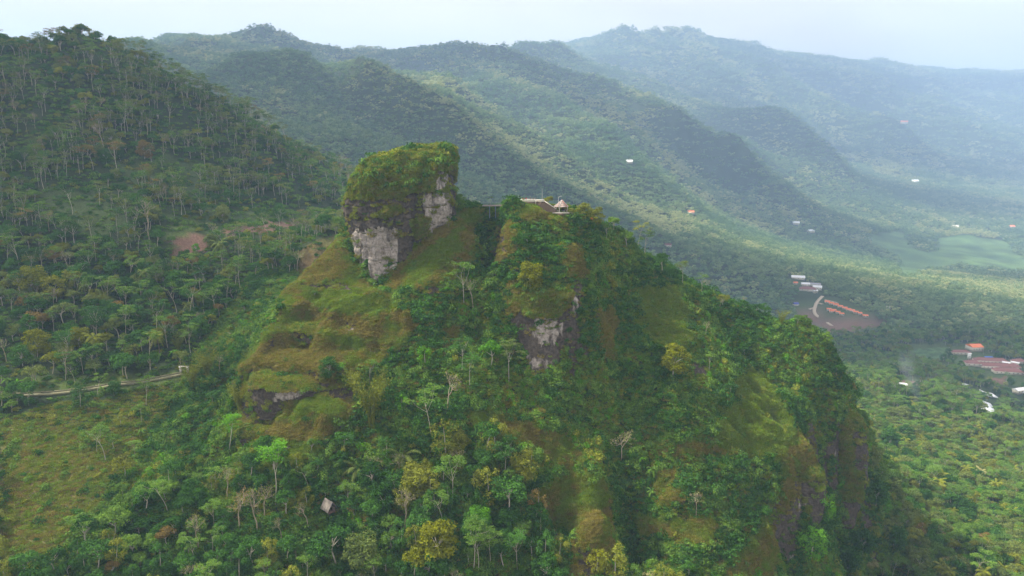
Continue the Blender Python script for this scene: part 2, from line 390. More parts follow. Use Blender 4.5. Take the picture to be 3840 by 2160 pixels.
# ------------------------------------------------------------------ what grows or lies bare where (photo pixels / 1.4907)
Q = 3840 / 2576
ZONES = {
    'olive': [
        [(760, 640), (830, 600), (872, 590), (905, 700), (1010, 745), (1040, 800), (1010, 860), (960, 900), (900, 930), (800, 935), (900, 985), (905, 1040), (850, 1090), (740, 1130), (650, 1110), (600, 1060), (588, 970), (625, 890), (700, 770), (722, 735)],
        [(975, 700), (1060, 590), (1090, 580), (1150, 525), (1208, 530), (1203, 640), (1140, 690), (1060, 730), (985, 720)],
        [(1255, 560), (1300, 560), (1290, 640), (1250, 660)],
        [(1300, 515), (1390, 525), (1400, 545), (1310, 560)],
        [(1420, 620), (1465, 610), (1460, 700), (1425, 700)],
        [(1270, 700), (1320, 720), (1400, 740), (1440, 760), (1400, 800), (1280, 790)],
        [(1490, 770), (1545, 770), (1540, 890), (1500, 890)],
        [(1960, 1060), (2040, 1080), (2060, 1180), (2050, 1230), (1960, 1300), (1950, 1449), (1820, 1449), (1900, 1330), (1960, 1250)],
        [(1340, 1230), (1440, 1180), (1520, 1210), (1548, 1350), (1545, 1500), (1410, 1500), (1440, 1350), (1350, 1290)],
        [(1650, 1170), (1720, 1180), (1725, 1265), (1655, 1265)], [(1130, 815), (1170, 815), (1165, 870), (1125, 870)],
        [(0, 1080), (180, 1060), (260, 1150), (230, 1300), (60, 1440), (0, 1420)],
        [(1180, 1030), (1290, 1040), (1400, 1100), (1480, 1150), (1460, 1180), (1300, 1120), (1180, 1080)],
        [(1600, 1120), (1900, 1110), (1900, 1150), (1800, 1140), (1700, 1150)], [(1560, 1280), (1800, 1300), (1790, 1370), (1600, 1340)],
    ],
    'brown': [
        [(760, 640), (860, 610), (870, 680), (800, 720), (750, 710)], [(740, 770), (830, 780), (860, 815), (740, 800)],
        [(700, 850), (850, 860), (860, 910), (700, 960), (610, 940)], [(650, 1040), (720, 1050), (860, 1060), (800, 1110), (680, 1110)],
        [(1255, 560), (1300, 560), (1290, 640), (1250, 660)], [(1160, 560), (1200, 570), (1195, 640), (1160, 640)], [(1420, 620), (1465, 610), (1460, 700), (1425, 700)],
        [(1970, 1060), (2020, 1080), (2050, 1180), (2000, 1200)], [(1960, 1180), (2010, 1240), (1980, 1300), (1950, 1260)], [(1490, 770), (1545, 770), (1540, 890), (1500, 890)],
        [(1130, 815), (1170, 815), (1165, 870), (1125, 870)], [(1640, 1110), (1780, 1110), (1800, 1160), (1760, 1140)],
        [(0, 1150), (120, 1180), (100, 1280), (0, 1300)],
    ],
    'bright': [
        [(1850, 930), (1920, 930), (1970, 1040), (1995, 1110), (1900, 1150), (1790, 1110), (1830, 1000)],
        [(1600, 710), (1690, 720), (1770, 860), (1720, 880), (1640, 870), (1600, 800)],
        [(745, 740), (900, 715), (1000, 760), (950, 800), (800, 790)], [(600, 950), (625, 890), (700, 780), (722, 735), (740, 760), (660, 880)],
        [(1100, 600), (1150, 560), (1160, 640), (1060, 700), (1010, 690)], [(720, 1000), (860, 1010), (880, 1040), (740, 1045)],
        [(440, 560), (520, 555), (470, 600), (440, 640), (410, 620)], [(700, 1080), (800, 1130), (780, 1160), (640, 1180)],
        [(60, 960), (470, 935), (470, 955), (160, 990), (20, 1000)],
    ],
    'rock': [
        [(725, 790), (800, 795), (925, 812), (915, 828), (870, 830), (820, 815), (740, 805)],
        [(640, 948), (900, 960), (905, 1015), (780, 1000), (690, 1012), (640, 1010), (625, 980)],
        [(590, 975), (625, 1000), (700, 1090), (740, 1115), (730, 1140), (650, 1100), (600, 1040)],
        [(1300, 790), (1345, 800), (1400, 790), (1440, 710), (1472, 700), (1445, 800), (1415, 850), (1405, 905), (1385, 940), (1340, 942), (1320, 910), (1300, 860)],
        [(1968, 1205), (2065, 1185), (2055, 1260), (2025, 1300), (2010, 1390), (1980, 1430), (1955, 1380), (1955, 1290), (1990, 1260)],
        [(2070, 1120), (2110, 1080), (2135, 1085), (2125, 1160), (2080, 1200)], [(2140, 1085), (2168, 1090), (2168, 1170), (2150, 1160)],
        [(1075, 715), (1120, 720), (1110, 750), (1080, 745)], [(1190, 1095), (1215, 1090), (1210, 1130), (1190, 1125)], [(1640, 1120), (1700, 1110), (1740, 1120), (1700, 1135)], [(1735, 905), (1790, 925), (1770, 960), (1738, 945)],
        [(760, 715), (850, 712), (930, 730), (900, 738), (780, 730)], [(1650, 1190), (1662, 1190), (1662, 1250), (1650, 1250)], [(1440, 1370), (1530, 1380), (1520, 1460), (1440, 1460)],
        [(1255, 600), (1275, 595), (1280, 640), (1258, 640)], [(1085, 620), (1100, 620), (1100, 640), (1085, 640)],
    ],
    'pale': [
        [(835, 818), (920, 816), (910, 832), (860, 832)], [(690, 990), (765, 968), (775, 985), (740, 1003), (690, 1006)],
        [(1345, 810), (1400, 800), (1410, 850), (1385, 870), (1350, 860)], [(1320, 890), (1400, 890), (1385, 942), (1335, 942)], [(1420, 765), (1440, 720), (1445, 770), (1425, 815)],
        [(1985, 1380), (2010, 1370), (2000, 1430), (1980, 1425)], [(2075, 1150), (2095, 1130), (2095, 1180), (2080, 1195)], [(650, 1095), (700, 1130), (735, 1120), (735, 1145), (680, 1140)],
        [(2012, 1260), (2030, 1270), (2020, 1300), (2010, 1300)],
    ],
    'soil': [
        [(450, 592), (520, 575), (525, 612), (490, 640), (440, 650), (430, 630)], [(560, 575), (640, 565), (775, 553), (775, 566), (700, 580), (620, 590), (560, 588)],
        [(800, 985), (900, 970), (905, 1015), (850, 1015), (790, 1000)], [(2000, 785), (2050, 775), (2085, 790), (2085, 822), (2030, 828), (2000, 815)],
        [(2085, 822), (2130, 810), (2160, 790), (2200, 800), (2205, 815), (2130, 838), (2080, 835)], [(2265, 955), (2310, 960), (2340, 975), (2300, 985), (2270, 975)], [(2480, 952), (2530, 948), (2530, 965), (2490, 968)],
        [(2380, 1130), (2440, 1150), (2420, 1165)], [(2350, 1010), (2375, 1015), (2370, 1020)],
    ],
    'field': [
        [(2170, 590), (2270, 583), (2300, 620), (2330, 640), (2290, 650), (2260, 670), (2250, 640), (2190, 620)],
        [(2350, 600), (2420, 590), (2530, 605), (2560, 640), (2600, 660), (2600, 690), (2400, 668), (2270, 700), (2250, 670), (2300, 640), (2350, 630)],
        [(2080, 790), (2110, 785), (2170, 805), (2130, 822), (2105, 825)], [(2290, 880), (2385, 872), (2385, 905), (2320, 905)], [(2395, 905), (2425, 905), (2428, 925), (2400, 925)],
        [(2090, 770), (2170, 800), (2160, 812), (2080, 785)], [(2400, 1010), (2440, 1020), (2430, 1030)],
    ],
    'clear': [   # thin scrub without trees
        [(280, 400), (430, 390), (560, 430), (520, 480), (380, 500), (290, 470)], [(100, 480), (300, 470), (330, 560), (250, 590), (110, 560)], [(400, 520), (560, 520), (800, 530), (820, 570), (560, 600), (420, 660)],
        [(0, 1050), (430, 960), (470, 1000), (450, 1100), (380, 1260), (240, 1350), (60, 1449), (0, 1449)], [(1985, 750), (2100, 745), (2215, 790), (2210, 840), (2080, 845), (1990, 820)],
        [(1975, 690), (2075, 720), (2080, 755), (1990, 730)], [(2285, 865), (2400, 860), (2470, 870), (2576, 930), (2600, 985), (2480, 970), (2400, 940), (2285, 925)],
        [(2245, 945), (2350, 950), (2350, 985), (2260, 985)], [(2400, 975), (2520, 975), (2520, 1040), (2460, 1060), (2440, 1020)], [(2545, 965), (2600, 970), (2600, 1000), (2545, 990)],
    ],
}


def zones(P):
    """masks at points given relative to the camera height"""
    px, py = project(P)
    px = px / Q + (6 * fbm(P[:, 0] / 3.2, P[:, 1] / 3.2, P[:, 2] / 3.2, 2) + 17 * fbm(P[:, 0] / 11, P[:, 1] / 11, P[:, 2] / 11, 2)) * np.where(P[:, 1] > 700, 0.15, 1)
    py = py / Q + (5 * fbm(P[:, 0] / 3.2 + 40, P[:, 1] / 3.2, P[:, 2] / 3.2, 2) + 9 * fbm(P[:, 0] / 11 + 70, P[:, 1] / 11, P[:, 2] / 11, 2)) * np.where(P[:, 1] > 700, 0.15, 1)
    out = {}
    near = P[:, 1] < 700
    front = near & ((P[:, 1] < 360) | (px < 850))
    for k, polys in ZONES.items():
        m = np.zeros(len(P), bool)
        for pl in polys:
            far = pl[0][0] > 1960 and k in ('soil', 'field', 'clear') and pl[0][1] < 1120
            if k == 'clear' and pl[0][0] > 1960:
                far = True
            m |= in_poly(px, py, pl) & (~near if far else front)
        out[k] = m
    return out


def tint_of(P, Z):
    n = len(P)
    x, y, z = P.T
    a = fbm(x / 14, y / 14, z / 14, 3)[:, None]
    b = fbm(x / 2.6, y / 2.6, z / 2.6, 3)[:, None]
    c = np.array([[0.030, 0.048, 0.016]]) * (1 + 0.35 * a) + np.zeros((n, 3))

    def put(key, col, f=1.0):
        m = Z[key][:, None] * f
        c[:] = c * (1 - m) + m * np.array([col]) * (1 + 0.25 * b)
    put('clear', (0.055, 0.085, 0.026))
    put('olive', (0.150, 0.145, 0.045))
    w_ = sstep(0.0, 0.5, fbm(x / 7, y / 7, z / 5, 3))[:, None] * Z['olive'][:, None]
    c[:] = c * (1 - w_) + w_ * np.array([[0.145, 0.100, 0.040]])
    put('brown', (0.120, 0.082, 0.032), 0.8)
    put('bright', (0.105, 0.150, 0.034), 0.75)
    put('field', (0.085, 0.150, 0.050))
    if Z['field'].any():                                     # rice terraces follow the contours
        t = np.sin(z * 3.6 + 2.5 * fbm(x / 60, y / 60, None, 2) + y / 9.0)
        c[:] = np.where(Z['field'][:, None], c * (1 + 0.22 * t[:, None] + 0.35 * fbm(x / 70, y / 70, None, 3)[:, None] * np.array([[1.3, 1, .6]])), c)
    put('soil', (0.17, 0.10, 0.070))
    return c


# ------------------------------------------------------------------ mesh building
def mesh_from(name, V, Fq, mats=(), midx=None, attrs=None, smooth=False):
    """V (n,3), Fq (m,3) or (m,4) or a list of such arrays"""
    me = bpy.data.meshes.new(name)
    V = np.asarray(V, np.float32)
    Fs = Fq if isinstance(Fq, list) else [Fq]
    Fs = [np.asarray(f, np.int32) for f in Fs if len(f)]
    loops = np.concatenate([f.ravel() for f in Fs])
    tot = np.concatenate([np.full(len(f), f.shape[1], np.int32) for f in Fs])
    start = np.concatenate([[0], np.cumsum(tot)[:-1]]).astype(np.int32)
    me.vertices.add(len(V))
    me.vertices.foreach_set('co', V.ravel())
    me.loops.add(len(loops))
    me.loops.foreach_set('vertex_index', loops)
    me.polygons.add(len(tot))
    me.polygons.foreach_set('loop_start', start)
    try:
        me.polygons.foreach_set('loop_total', tot)
    except Exception:
        pass
    if midx is not None:
        me.polygons.foreach_set('material_index', np.asarray(midx, np.int32))
    if smooth:
        me.polygons.foreach_set('use_smooth', np.ones(len(tot), bool))
    for m in mats:
        me.materials.append(m)
    if attrs:
        for k, v in attrs.items():
            v = np.asarray(v, np.float32)
            if v.ndim == 2:
                at = me.attributes.new(k, 'FLOAT_COLOR', 'POINT')
                at.data.foreach_set('color', np.concatenate([v, np.ones((len(v), 1), np.float32)], 1).ravel())
            else:
                at = me.attributes.new(k, 'FLOAT', 'POINT')
                at.data.foreach_set('value', v)
    me.update()
    me.validate()
    return me


def link(name, me, parent=None, loc=(0, 0, 0), rz=0.0, scl=1.0):
    o = bpy.data.objects.new(name, me)
    COL.objects.link(o)
    o.location = loc
    o.rotation_euler = (0, 0, rz)
    o.scale = (scl, scl, scl)
    if parent is not None:
        o.parent = parent
    return o


def tag(o, label=None, cat=None, group=None, kind=None):
    if label:
        o['label'] = label
    if cat:
        o['category'] = cat
    if group:
        o['group'] = group
    if kind:
        o['kind'] = kind
    return o


def empty(name, loc, rz=0.0, scl=1.0):
    o = bpy.data.objects.new(name, None)
    o.location = loc
    o.rotation_euler = (0, 0, rz)
    o.scale = (scl, scl, scl)
    COL.objects.link(o)
    return o


class MB:
    """collects boxes, tubes and faces into one mesh"""

    def __init__(s):
        s.v, s.f, s.n = [], {3: [], 4: []}, 0

    def add(s, V, Fa):
        V = np.asarray(V, float).reshape(-1, 3)
        Fa = np.asarray(Fa, int)
        s.v.append(V)
        s.f[Fa.shape[1]].append(Fa + s.n)
        s.n += len(V)
        return s

    def box(s, c, d, rz=0.0, taper=1.0):
        x, y, z = np.array(d) / 2
        V = np.array([(-x, -y, -z), (x, -y, -z), (x, y, -z), (-x, y, -z), (-x * taper, -y * taper, z), (x * taper, -y * taper, z), (x * taper, y * taper, z), (-x * taper, y * taper, z)])
        ca, sa = math.cos(rz), math.sin(rz)
        R = np.array([(ca, -sa, 0), (sa, ca, 0), (0, 0, 1)])
        return s.add(V @ R.T + np.array(c), [(0, 3, 2, 1), (4, 5, 6, 7), (0, 1, 5, 4), (1, 2, 6, 5), (2, 3, 7, 6), (3, 0, 4, 7)])

    def bar(s, a, b, w, h=None):
        """a box from a to b, w wide and h high"""
        a, b = np.array(a, float), np.array(b, float)
        h = h or w
        d = b - a
        L = np.linalg.norm(d)
        d = d / L
        up = np.array([0, 0, 1.0]) if abs(d[2]) < 0.95 else np.array([0, 1.0, 0])
        sx = np.cross(d, up)
        sx /= np.linalg.norm(sx)
        uz = np.cross(sx, d)
        V = [p + i * sx * w / 2 + j * uz * h / 2 for p in (a, b) for i, j in ((-1, -1), (1, -1), (1, 1), (-1, 1))]
        return s.add(V, [(0, 1, 2, 3), (7, 6, 5, 4), (0, 4, 5, 1), (1, 5, 6, 2), (2, 6, 7, 3), (3, 7, 4, 0)])

    def tube(s, pts, rad, k=5):
        pts = np.asarray(pts, float)
        rad = np.broadcast_to(np.asarray(rad, float), (len(pts),))
        T = np.gradient(pts, axis=0)
        T /= np.linalg.norm(T, axis=1)[:, None] + 1e-9
        ref = np.array([0.31, 0.95, 0.1])
        A = np.cross(T, ref)
        A /= np.linalg.norm(A, axis=1)[:, None] + 1e-9
        B = np.cross(T, A)
        an = np.linspace(0, 2 * math.pi, k, endpoint=False)
        V = (pts[:, None, :] + rad[:, None, None] * (A[:, None, :] * np.cos(an)[None, :, None] + B[:, None, :] * np.sin(an)[None, :, None])).reshape(-1, 3)
        Fa = []
        for i in range(len(pts) - 1):
            for j in range(k):
                Fa.append((i * k + j, i * k + (j + 1) % k, (i + 1) * k + (j + 1) % k, (i + 1) * k + j))
        return s.add(V, Fa)

    def quads(s, C, N, size, aspect=1.0, roll=None, rng=None, droop=None):
        """leaf faces at C facing N"""
        rng = rng or RNG
        C, N = np.asarray(C, float), np.asarray(N, float)
        n = len(C)
        N = N / (np.linalg.norm(N, axis=1)[:, None] + 1e-9)
        R = rng.normal(size=(n, 3)) if droop is None else np.tile(np.array(droop, float), (n, 1)) + rng.normal(size=(n, 3)) * 0.35
        A = np.cross(N, R)
        A /= np.linalg.norm(A, axis=1)[:, None] + 1e-9
        B = np.cross(N, A)
        sz = np.broadcast_to(np.asarray(size, float), (n,))[:, None] / 2
        V = np.stack([C - A * sz * aspect, C - B * sz, C + A * sz * aspect, C + B * sz], 1).reshape(-1, 3)
        Fa = np.arange(4 * n).reshape(n, 4)
        return s.add(V, Fa)

    def mesh(s, name, mats=(), smooth=False):
        V = np.concatenate(s.v)
        Fs = [np.concatenate(s.f[k]) for k in (3, 4) if s.f[k]]
        return mesh_from(name, V, Fs, mats, smooth=smooth)

    def build(s, name, mat, parent=None, smooth=False, loc=(0, 0, 0), rz=0.0):
        return link(name, s.mesh(name, (mat,), smooth), parent, loc, rz)


def join_meshes(name, parts):
    """parts: list of (mesh, material) joined as one mesh with several materials"""
    V, Fs3, Fs4, m3, m4, n = [], [], [], [], [], 0
    mats = []
    for me, mt in parts:
        if mt not in mats:
            mats.append(mt)
        k = mats.index(mt)
        co = np.empty(len(me.vertices) * 3, np.float32)
        me.vertices.foreach_get('co', co)
        V.append(co.reshape(-1, 3))
        lt = np.empty(len(me.polygons), np.int32)
        me.polygons.foreach_get('loop_total', lt)
        ls = np.empty(len(me.polygons), np.int32)
        me.polygons.foreach_get('loop_start', ls)
        vi = np.empty(len(me.loops), np.int32)
        me.loops.foreach_get('vertex_index', vi)
        for c, Fs, ms in ((3, Fs3, m3), (4, Fs4, m4)):
            sel = ls[lt == c]
            if len(sel):
                Fs.append(vi[sel[:, None] + np.arange(c)[None, :]] + n)
                ms.append(np.full(len(sel), k))
        n += len(me.vertices)
    Fl, mi = [], []
    for Fs, ms in ((Fs3, m3), (Fs4, m4)):
        if Fs:
            Fl.append(np.concatenate(Fs))
            mi.append(np.concatenate(ms))
    return mesh_from(name, np.concatenate(V), Fl, mats, np.concatenate(mi))


# ------------------------------------------------------------------ materials
MATS = {}


def new_mat(name):
    m = bpy.data.materials.new(name)
    m.use_nodes = True
    nt = m.node_tree
    nt.nodes.clear()
    out = nt.nodes.new('ShaderNodeOutputMaterial')
    return m, nt, nt.nodes, nt.links, out


def plain(name, col, rough=0.8, noise=0.25, scale=1.5, metal=0.0):
    if name in MATS:
        return MATS[name]
    m, nt, N, L, out = new_mat(name)
    b = N.new('ShaderNodeBsdfPrincipled')
    b.inputs['Roughness'].default_value = rough
    b.inputs['Metallic'].default_value = metal
    tc = N.new('ShaderNodeTexCoord')
    nz = N.new('ShaderNodeTexNoise')
    nz.inputs['Scale'].default_value = scale
    nz.inputs['Detail'].default_value = 4
    mx = N.new('ShaderNodeMix')
    mx.data_type = 'RGBA'
    mx.inputs[6].default_value = tuple(c * (1 - noise) for c in col) + (1,)
    mx.inputs[7].default_value = tuple(min(1, c * (1 + noise)) for c in col) + (1,)
    L.new(tc.outputs['Object'], nz.inputs['Vector'])
    L.new(nz.outputs[0], mx.inputs[0])
    L.new(mx.outputs[2], b.inputs['Base Color'])
    L.new(b.outputs[0], out.inputs['Surface'])
    MATS[name] = m
    return m


def leafmat(name, a, b, c, trans=0.2):
    """foliage: colour varies from leaf clump to leaf clump and from plant to plant"""
    if name in MATS:
        return MATS[name]
    m, nt, N, L, out = new_mat(name)
    g = N.new('ShaderNodeNewGeometry')
    oi = N.new('ShaderNodeObjectInfo')
    ad = N.new('ShaderNodeMath')
    ad.operation = 'MULTIPLY_ADD'
    ad.inputs[1].default_value = 0.55
    mu = N.new('ShaderNodeMath')
    mu.operation = 'MULTIPLY'
    mu.inputs[1].default_value = 0.45
    rp = N.new('ShaderNodeValToRGB')
    rp.color_ramp.elements[0].color = a + (1,)
    rp.color_ramp.elements[0].position = 0.1
    rp.color_ramp.elements[1].color = c + (1,)
    rp.color_ramp.elements[1].position = 0.92
    e = rp.color_ramp.elements.new(0.5)
    e.color = b + (1,)
    d = N.new('ShaderNodeBsdfDiffuse')
    t = N.new('ShaderNodeBsdfTranslucent')
    mx = N.new('ShaderNodeMixShader')
    mx.inputs[0].default_value = trans
    L.new(oi.outputs['Random'], mu.inputs[0])
    L.new(g.outputs['Random Per Island'], ad.inputs[0])
    L.new(mu.outputs[0], ad.inputs[2])
    L.new(ad.outputs[0], rp.inputs[0])
    L.new(rp.outputs[0], d.inputs['Color'])
    L.new(rp.outputs[0], t.inputs['Color'])
    L.new(d.outputs[0], mx.inputs[1])
    L.new(t.outputs[0], mx.inputs[2])
    L.new(mx.outputs[0], out.inputs['Surface'])
    MATS[name] = m
    return m


LEAF = {
    'deep': leafmat('leaf_deep_green', (0.022, 0.065, 0.013), (0.047, 0.125, 0.022), (0.081, 0.201, 0.032)),
    'mid': leafmat('leaf_mid_green', (0.063, 0.124, 0.021), (0.110, 0.208, 0.032), (0.181, 0.303, 0.045)),
    'grey': leafmat('leaf_grey_green', (0.087, 0.131, 0.032), (0.147, 0.195, 0.047), (0.219, 0.260, 0.064)),
    'olive': leafmat('leaf_olive', (0.106, 0.126, 0.017), (0.185, 0.210, 0.025), (0.266, 0.289, 0.039)),
    'yellow': leafmat('leaf_yellow_green', (0.106, 0.125, 0.009), (0.182, 0.204, 0.011), (0.259, 0.267, 0.019)),
    'bright': leafmat('leaf_bright_green', (0.058, 0.171, 0.011), (0.098, 0.262, 0.016), (0.145, 0.355, 0.024)),
    'rust': leafmat('leaf_brown', (0.133, 0.098, 0.029), (0.225, 0.161, 0.045), (0.300, 0.219, 0.061)),
    'dry': leafmat('leaf_dry_pale', (0.200, 0.202, 0.078), (0.309, 0.298, 0.117), (0.416, 0.396, 0.156)),
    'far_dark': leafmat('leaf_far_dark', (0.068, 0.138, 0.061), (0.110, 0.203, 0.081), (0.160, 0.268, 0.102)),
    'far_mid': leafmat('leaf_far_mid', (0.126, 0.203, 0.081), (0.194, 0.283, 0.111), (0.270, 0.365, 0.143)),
    'far_sunlit': leafmat('leaf_far_sunlit', (0.254, 0.308, 0.121), (0.362, 0.406, 0.173), (0.490, 0.503, 0.223)),  # sunlight on far slopes put into the leaf colour
    'grass_olive': leafmat('grass_blades_olive', (0.126, 0.161, 0.021), (0.214, 0.247, 0.035), (0.311, 0.333, 0.059), 0.45),
    'grass_brown': leafmat('grass_blades_brown', (0.139, 0.116, 0.024), (0.248, 0.210, 0.045), (0.348, 0.299, 0.073), 0.45),
    'grass_green': leafmat('grass_blades_green', (0.108, 0.173, 0.017), (0.184, 0.278, 0.028), (0.259, 0.367, 0.045), 0.45),
}
BARK = plain('bark_pale', (0.42, 0.38, 0.30), 0.9, 0.35, 2.0)
BARKD = plain('bark_brown', (0.16, 0.125, 0.09), 0.9, 0.35, 2.0)
TWIG = plain('twigs_dry', (0.34, 0.28, 0.19), 0.9, 0.3, 2.0)


def ground_material():
    m, nt, N, L, out = new_mat('hillside_earth_and_rock')
    b = N.new('ShaderNodeBsdfPrincipled')
    b.inputs['Roughness'].default_value = 0.92
    b.inputs['Specular IOR Level'].default_value = 0.15
    geo = N.new('ShaderNodeNewGeometry')
    tint = N.new('ShaderNodeAttribute')
    tint.attribute_name = 'tint'
    rk = N.new('ShaderNodeAttribute')
    rk.attribute_name = 'rock'
    pl = N.new('ShaderNodeAttribute')
    pl.attribute_name = 'pale'
    # earth: tint times fine noise
    n1 = N.new('ShaderNodeTexNoise')
    n1.inputs['Scale'].default_value = 0.9
    n1.inputs['Detail'].default_value = 7
    n1.inputs['Roughness'].default_value = 0.65
    r1 = N.new('ShaderNodeMapRange')
    r1.inputs['From Min'].default_value = 0.3
    r1.inputs['From Max'].default_value = 0.7
    r1.inputs['To Min'].default_value = 0.55
    r1.inputs['To Max'].default_value = 1.4
    mt = N.new('ShaderNodeVectorMath')
    mt.operation = 'SCALE'
    L.new(geo.outputs['Position'], n1.inputs['Vector'])
    L.new(n1.outputs[0], r1.inputs['Value'])
    L.new(tint.outputs['Color'], mt.inputs[0])
    L.new(r1.outputs[0], mt.inputs['Scale'])
    # rock: pale wall with dark run-off streaks
    mp = N.new('ShaderNodeMapping')
    mp.inputs['Scale'].default_value = (0.55, 0.55, 0.06)
    st = N.new('ShaderNodeTexNoise')
    st.inputs['Scale'].default_value = 1.0
    st.inputs['Detail'].default_value = 6
    st.inputs['Roughness'].default_value = 0.6
    L.new(geo.outputs['Position'], mp.inputs['Vector'])
    L.new(mp.outputs[0], st.inputs['Vector'])
    bl = N.new('ShaderNodeTexNoise')
    bl.inputs['Scale'].default_value = 0.16
    bl.inputs['Detail'].default_value = 6
    bl.inputs['Roughness'].default_value = 0.62
    L.new(geo.outputs['Position'], bl.inputs['Vector'])
    a1 = N.new('ShaderNodeMath')
    a1.operation = 'MULTIPLY_ADD'
    a1.inputs[1].default_value = 1.1
    L.new(st.outputs[0], a1.inputs[0])
    a2 = N.new('ShaderNodeMath')
    a2.operation = 'MULTIPLY_ADD'
    a2.inputs[1].default_value = 0.75
    L.new(bl.outputs[0], a2.inputs[0])
    L.new(pl.outputs['Fac'], a2.inputs[2])
    L.new(a2.outputs[0], a1.inputs[2])
    rs = N.new('ShaderNodeMapRange')
    rs.interpolation_type = 'SMOOTHSTEP'
    rs.inputs['From Min'].default_value = 1.22
    rs.inputs['From Max'].default_value = 1.50
    L.new(a1.outputs[0], rs.inputs['Value'])
    fn = N.new('ShaderNodeTexNoise')
    fn.inputs['Scale'].default_value = 0.9
    fn.inputs['Detail'].default_value = 8
    fn.inputs['Roughness'].default_value = 0.7
    L.new(geo.outputs['Position'], fn.inputs['Vector'])
    lt = N.new('ShaderNodeValToRGB')
    lt.color_ramp.elements[0].position = 0.3
    lt.color_ramp.elements[0].color = (0.13, 0.105, 0.090, 1)
    lt.color_ramp.elements[1].position = 0.72
    lt.color_ramp.elements[1].color = (0.54, 0.48, 0.43, 1)
    dk = N.new('ShaderNodeValToRGB')
    dk.color_ramp.elements[0].position = 0.3
    dk.color_ramp.elements[0].color = (0.014, 0.012, 0.010, 1)
    dk.color_ramp.elements[1].position = 0.75
    dk.color_ramp.elements[1].color = (0.150, 0.120, 0.095, 1)
    L.new(fn.outputs[0], lt.inputs[0])
    L.new(fn.outputs[0], dk.inputs[0])
    rc = N.new('ShaderNodeMix')
    rc.data_type = 'RGBA'
    L.new(rs.outputs[0], rc.inputs[0])
    L.new(dk.outputs[0], rc.inputs[6])
    L.new(lt.outputs[0], rc.inputs[7])
    # mix by the rock attribute roughened by noise
    e1 = N.new('ShaderNodeMath')
    e1.operation = 'ADD'
    L.new(rk.outputs['Fac'], e1.inputs[0])
    L.new(n1.outputs[0], e1.inputs[1])
    e2 = N.new('ShaderNodeMapRange')
    e2.inputs['From Min'].default_value = 0.92
    e2.inputs['From Max'].default_value = 1.08
    L.new(e1.outputs[0], e2.inputs['Value'])
    fm = N.new('ShaderNodeMix')
    fm.data_type = 'RGBA'
    L.new(e2.outputs[0], fm.inputs[0])
    L.new(mt.outputs[0], fm.inputs[6])
    L.new(rc.outputs[2], fm.inputs[7])
    L.new(fm.outputs[2], b.inputs['Base Color'])
    bp = N.new('ShaderNodeBump')
    bp.inputs['Strength'].default_value = 0.8
    bp.inputs['Distance'].default_value = 1.2
    L.new(fn.outputs[0], bp.inputs['Height'])
    L.new(bp.outputs[0], b.inputs['Normal'])
    L.new(b.outputs[0], out.inputs['Surface'])
    return m


EARTH = ground_material()

# ------------------------------------------------------------------ the ground sheets


def grid_faces(nx, ny):
    j, i = np.mgrid[0:ny - 1, 0:nx - 1]
    a = (j * nx + i).ravel()
    return np.stack([a, a + 1, a + nx + 1, a + nx], 1)


def sheet(name, G, lower=None):
    Z = G.Z.copy()
    if lower is not None:
        H, dep, m = lower
        inside = np.minimum.reduce([G.X - H.x[0], H.x[-1] - G.X, G.Y - H.y[0], H.y[-1] - G.Y])
        Z -= dep * sstep(0, m, inside)
    P = np.stack([G.X.ravel(), G.Y.ravel(), G.Z.ravel()], 1)
    Zn = zones(P)
    c = tint_of(P, Zn)
    rock = Zn['rock'].astype(float)
    if G is G1:                                           # steep risers are bare rock
        gy, gx = np.gradient(G.Z, G.st)
        sl = np.hypot(gx, gy).ravel() + 1.1 * fbm(P[:, 0] / 4, P[:, 1] / 4, P[:, 2] / 4, 3)
        lim = np.where(Zn['olive'] | Zn['bright'] | Zn['brown'], 2.9, 4.0)
        steep = (sl > lim) & (P[:, 1] > 205)
        rock = np.maximum(rock, steep)
        Zn['rock'] = Zn['rock'] | steep
    pale = Zn['pale'] * 0.55 - 0.12
    V = np.stack([G.X.ravel(), G.Y.ravel(), Z.ravel() + CAMZ], 1)
    me = mesh_from(name, V, grid_faces(len(G.x), len(G.y)), (EARTH,), attrs={'tint': c, 'rock': rock, 'pale': pale}, smooth=True)
    o = link(name, me)
    tag(o, kind='structure')
    return o, P, Zn


ter1, PG1, ZG1 = sheet('hill', G1)
ter2, PG2, ZG2 = sheet('hillside_ground', G2, (G1, 18.0, 26.0))
ter3, PG3, ZG3 = sheet('mountain_terrain', G3, (G2, 26.0, 90.0))


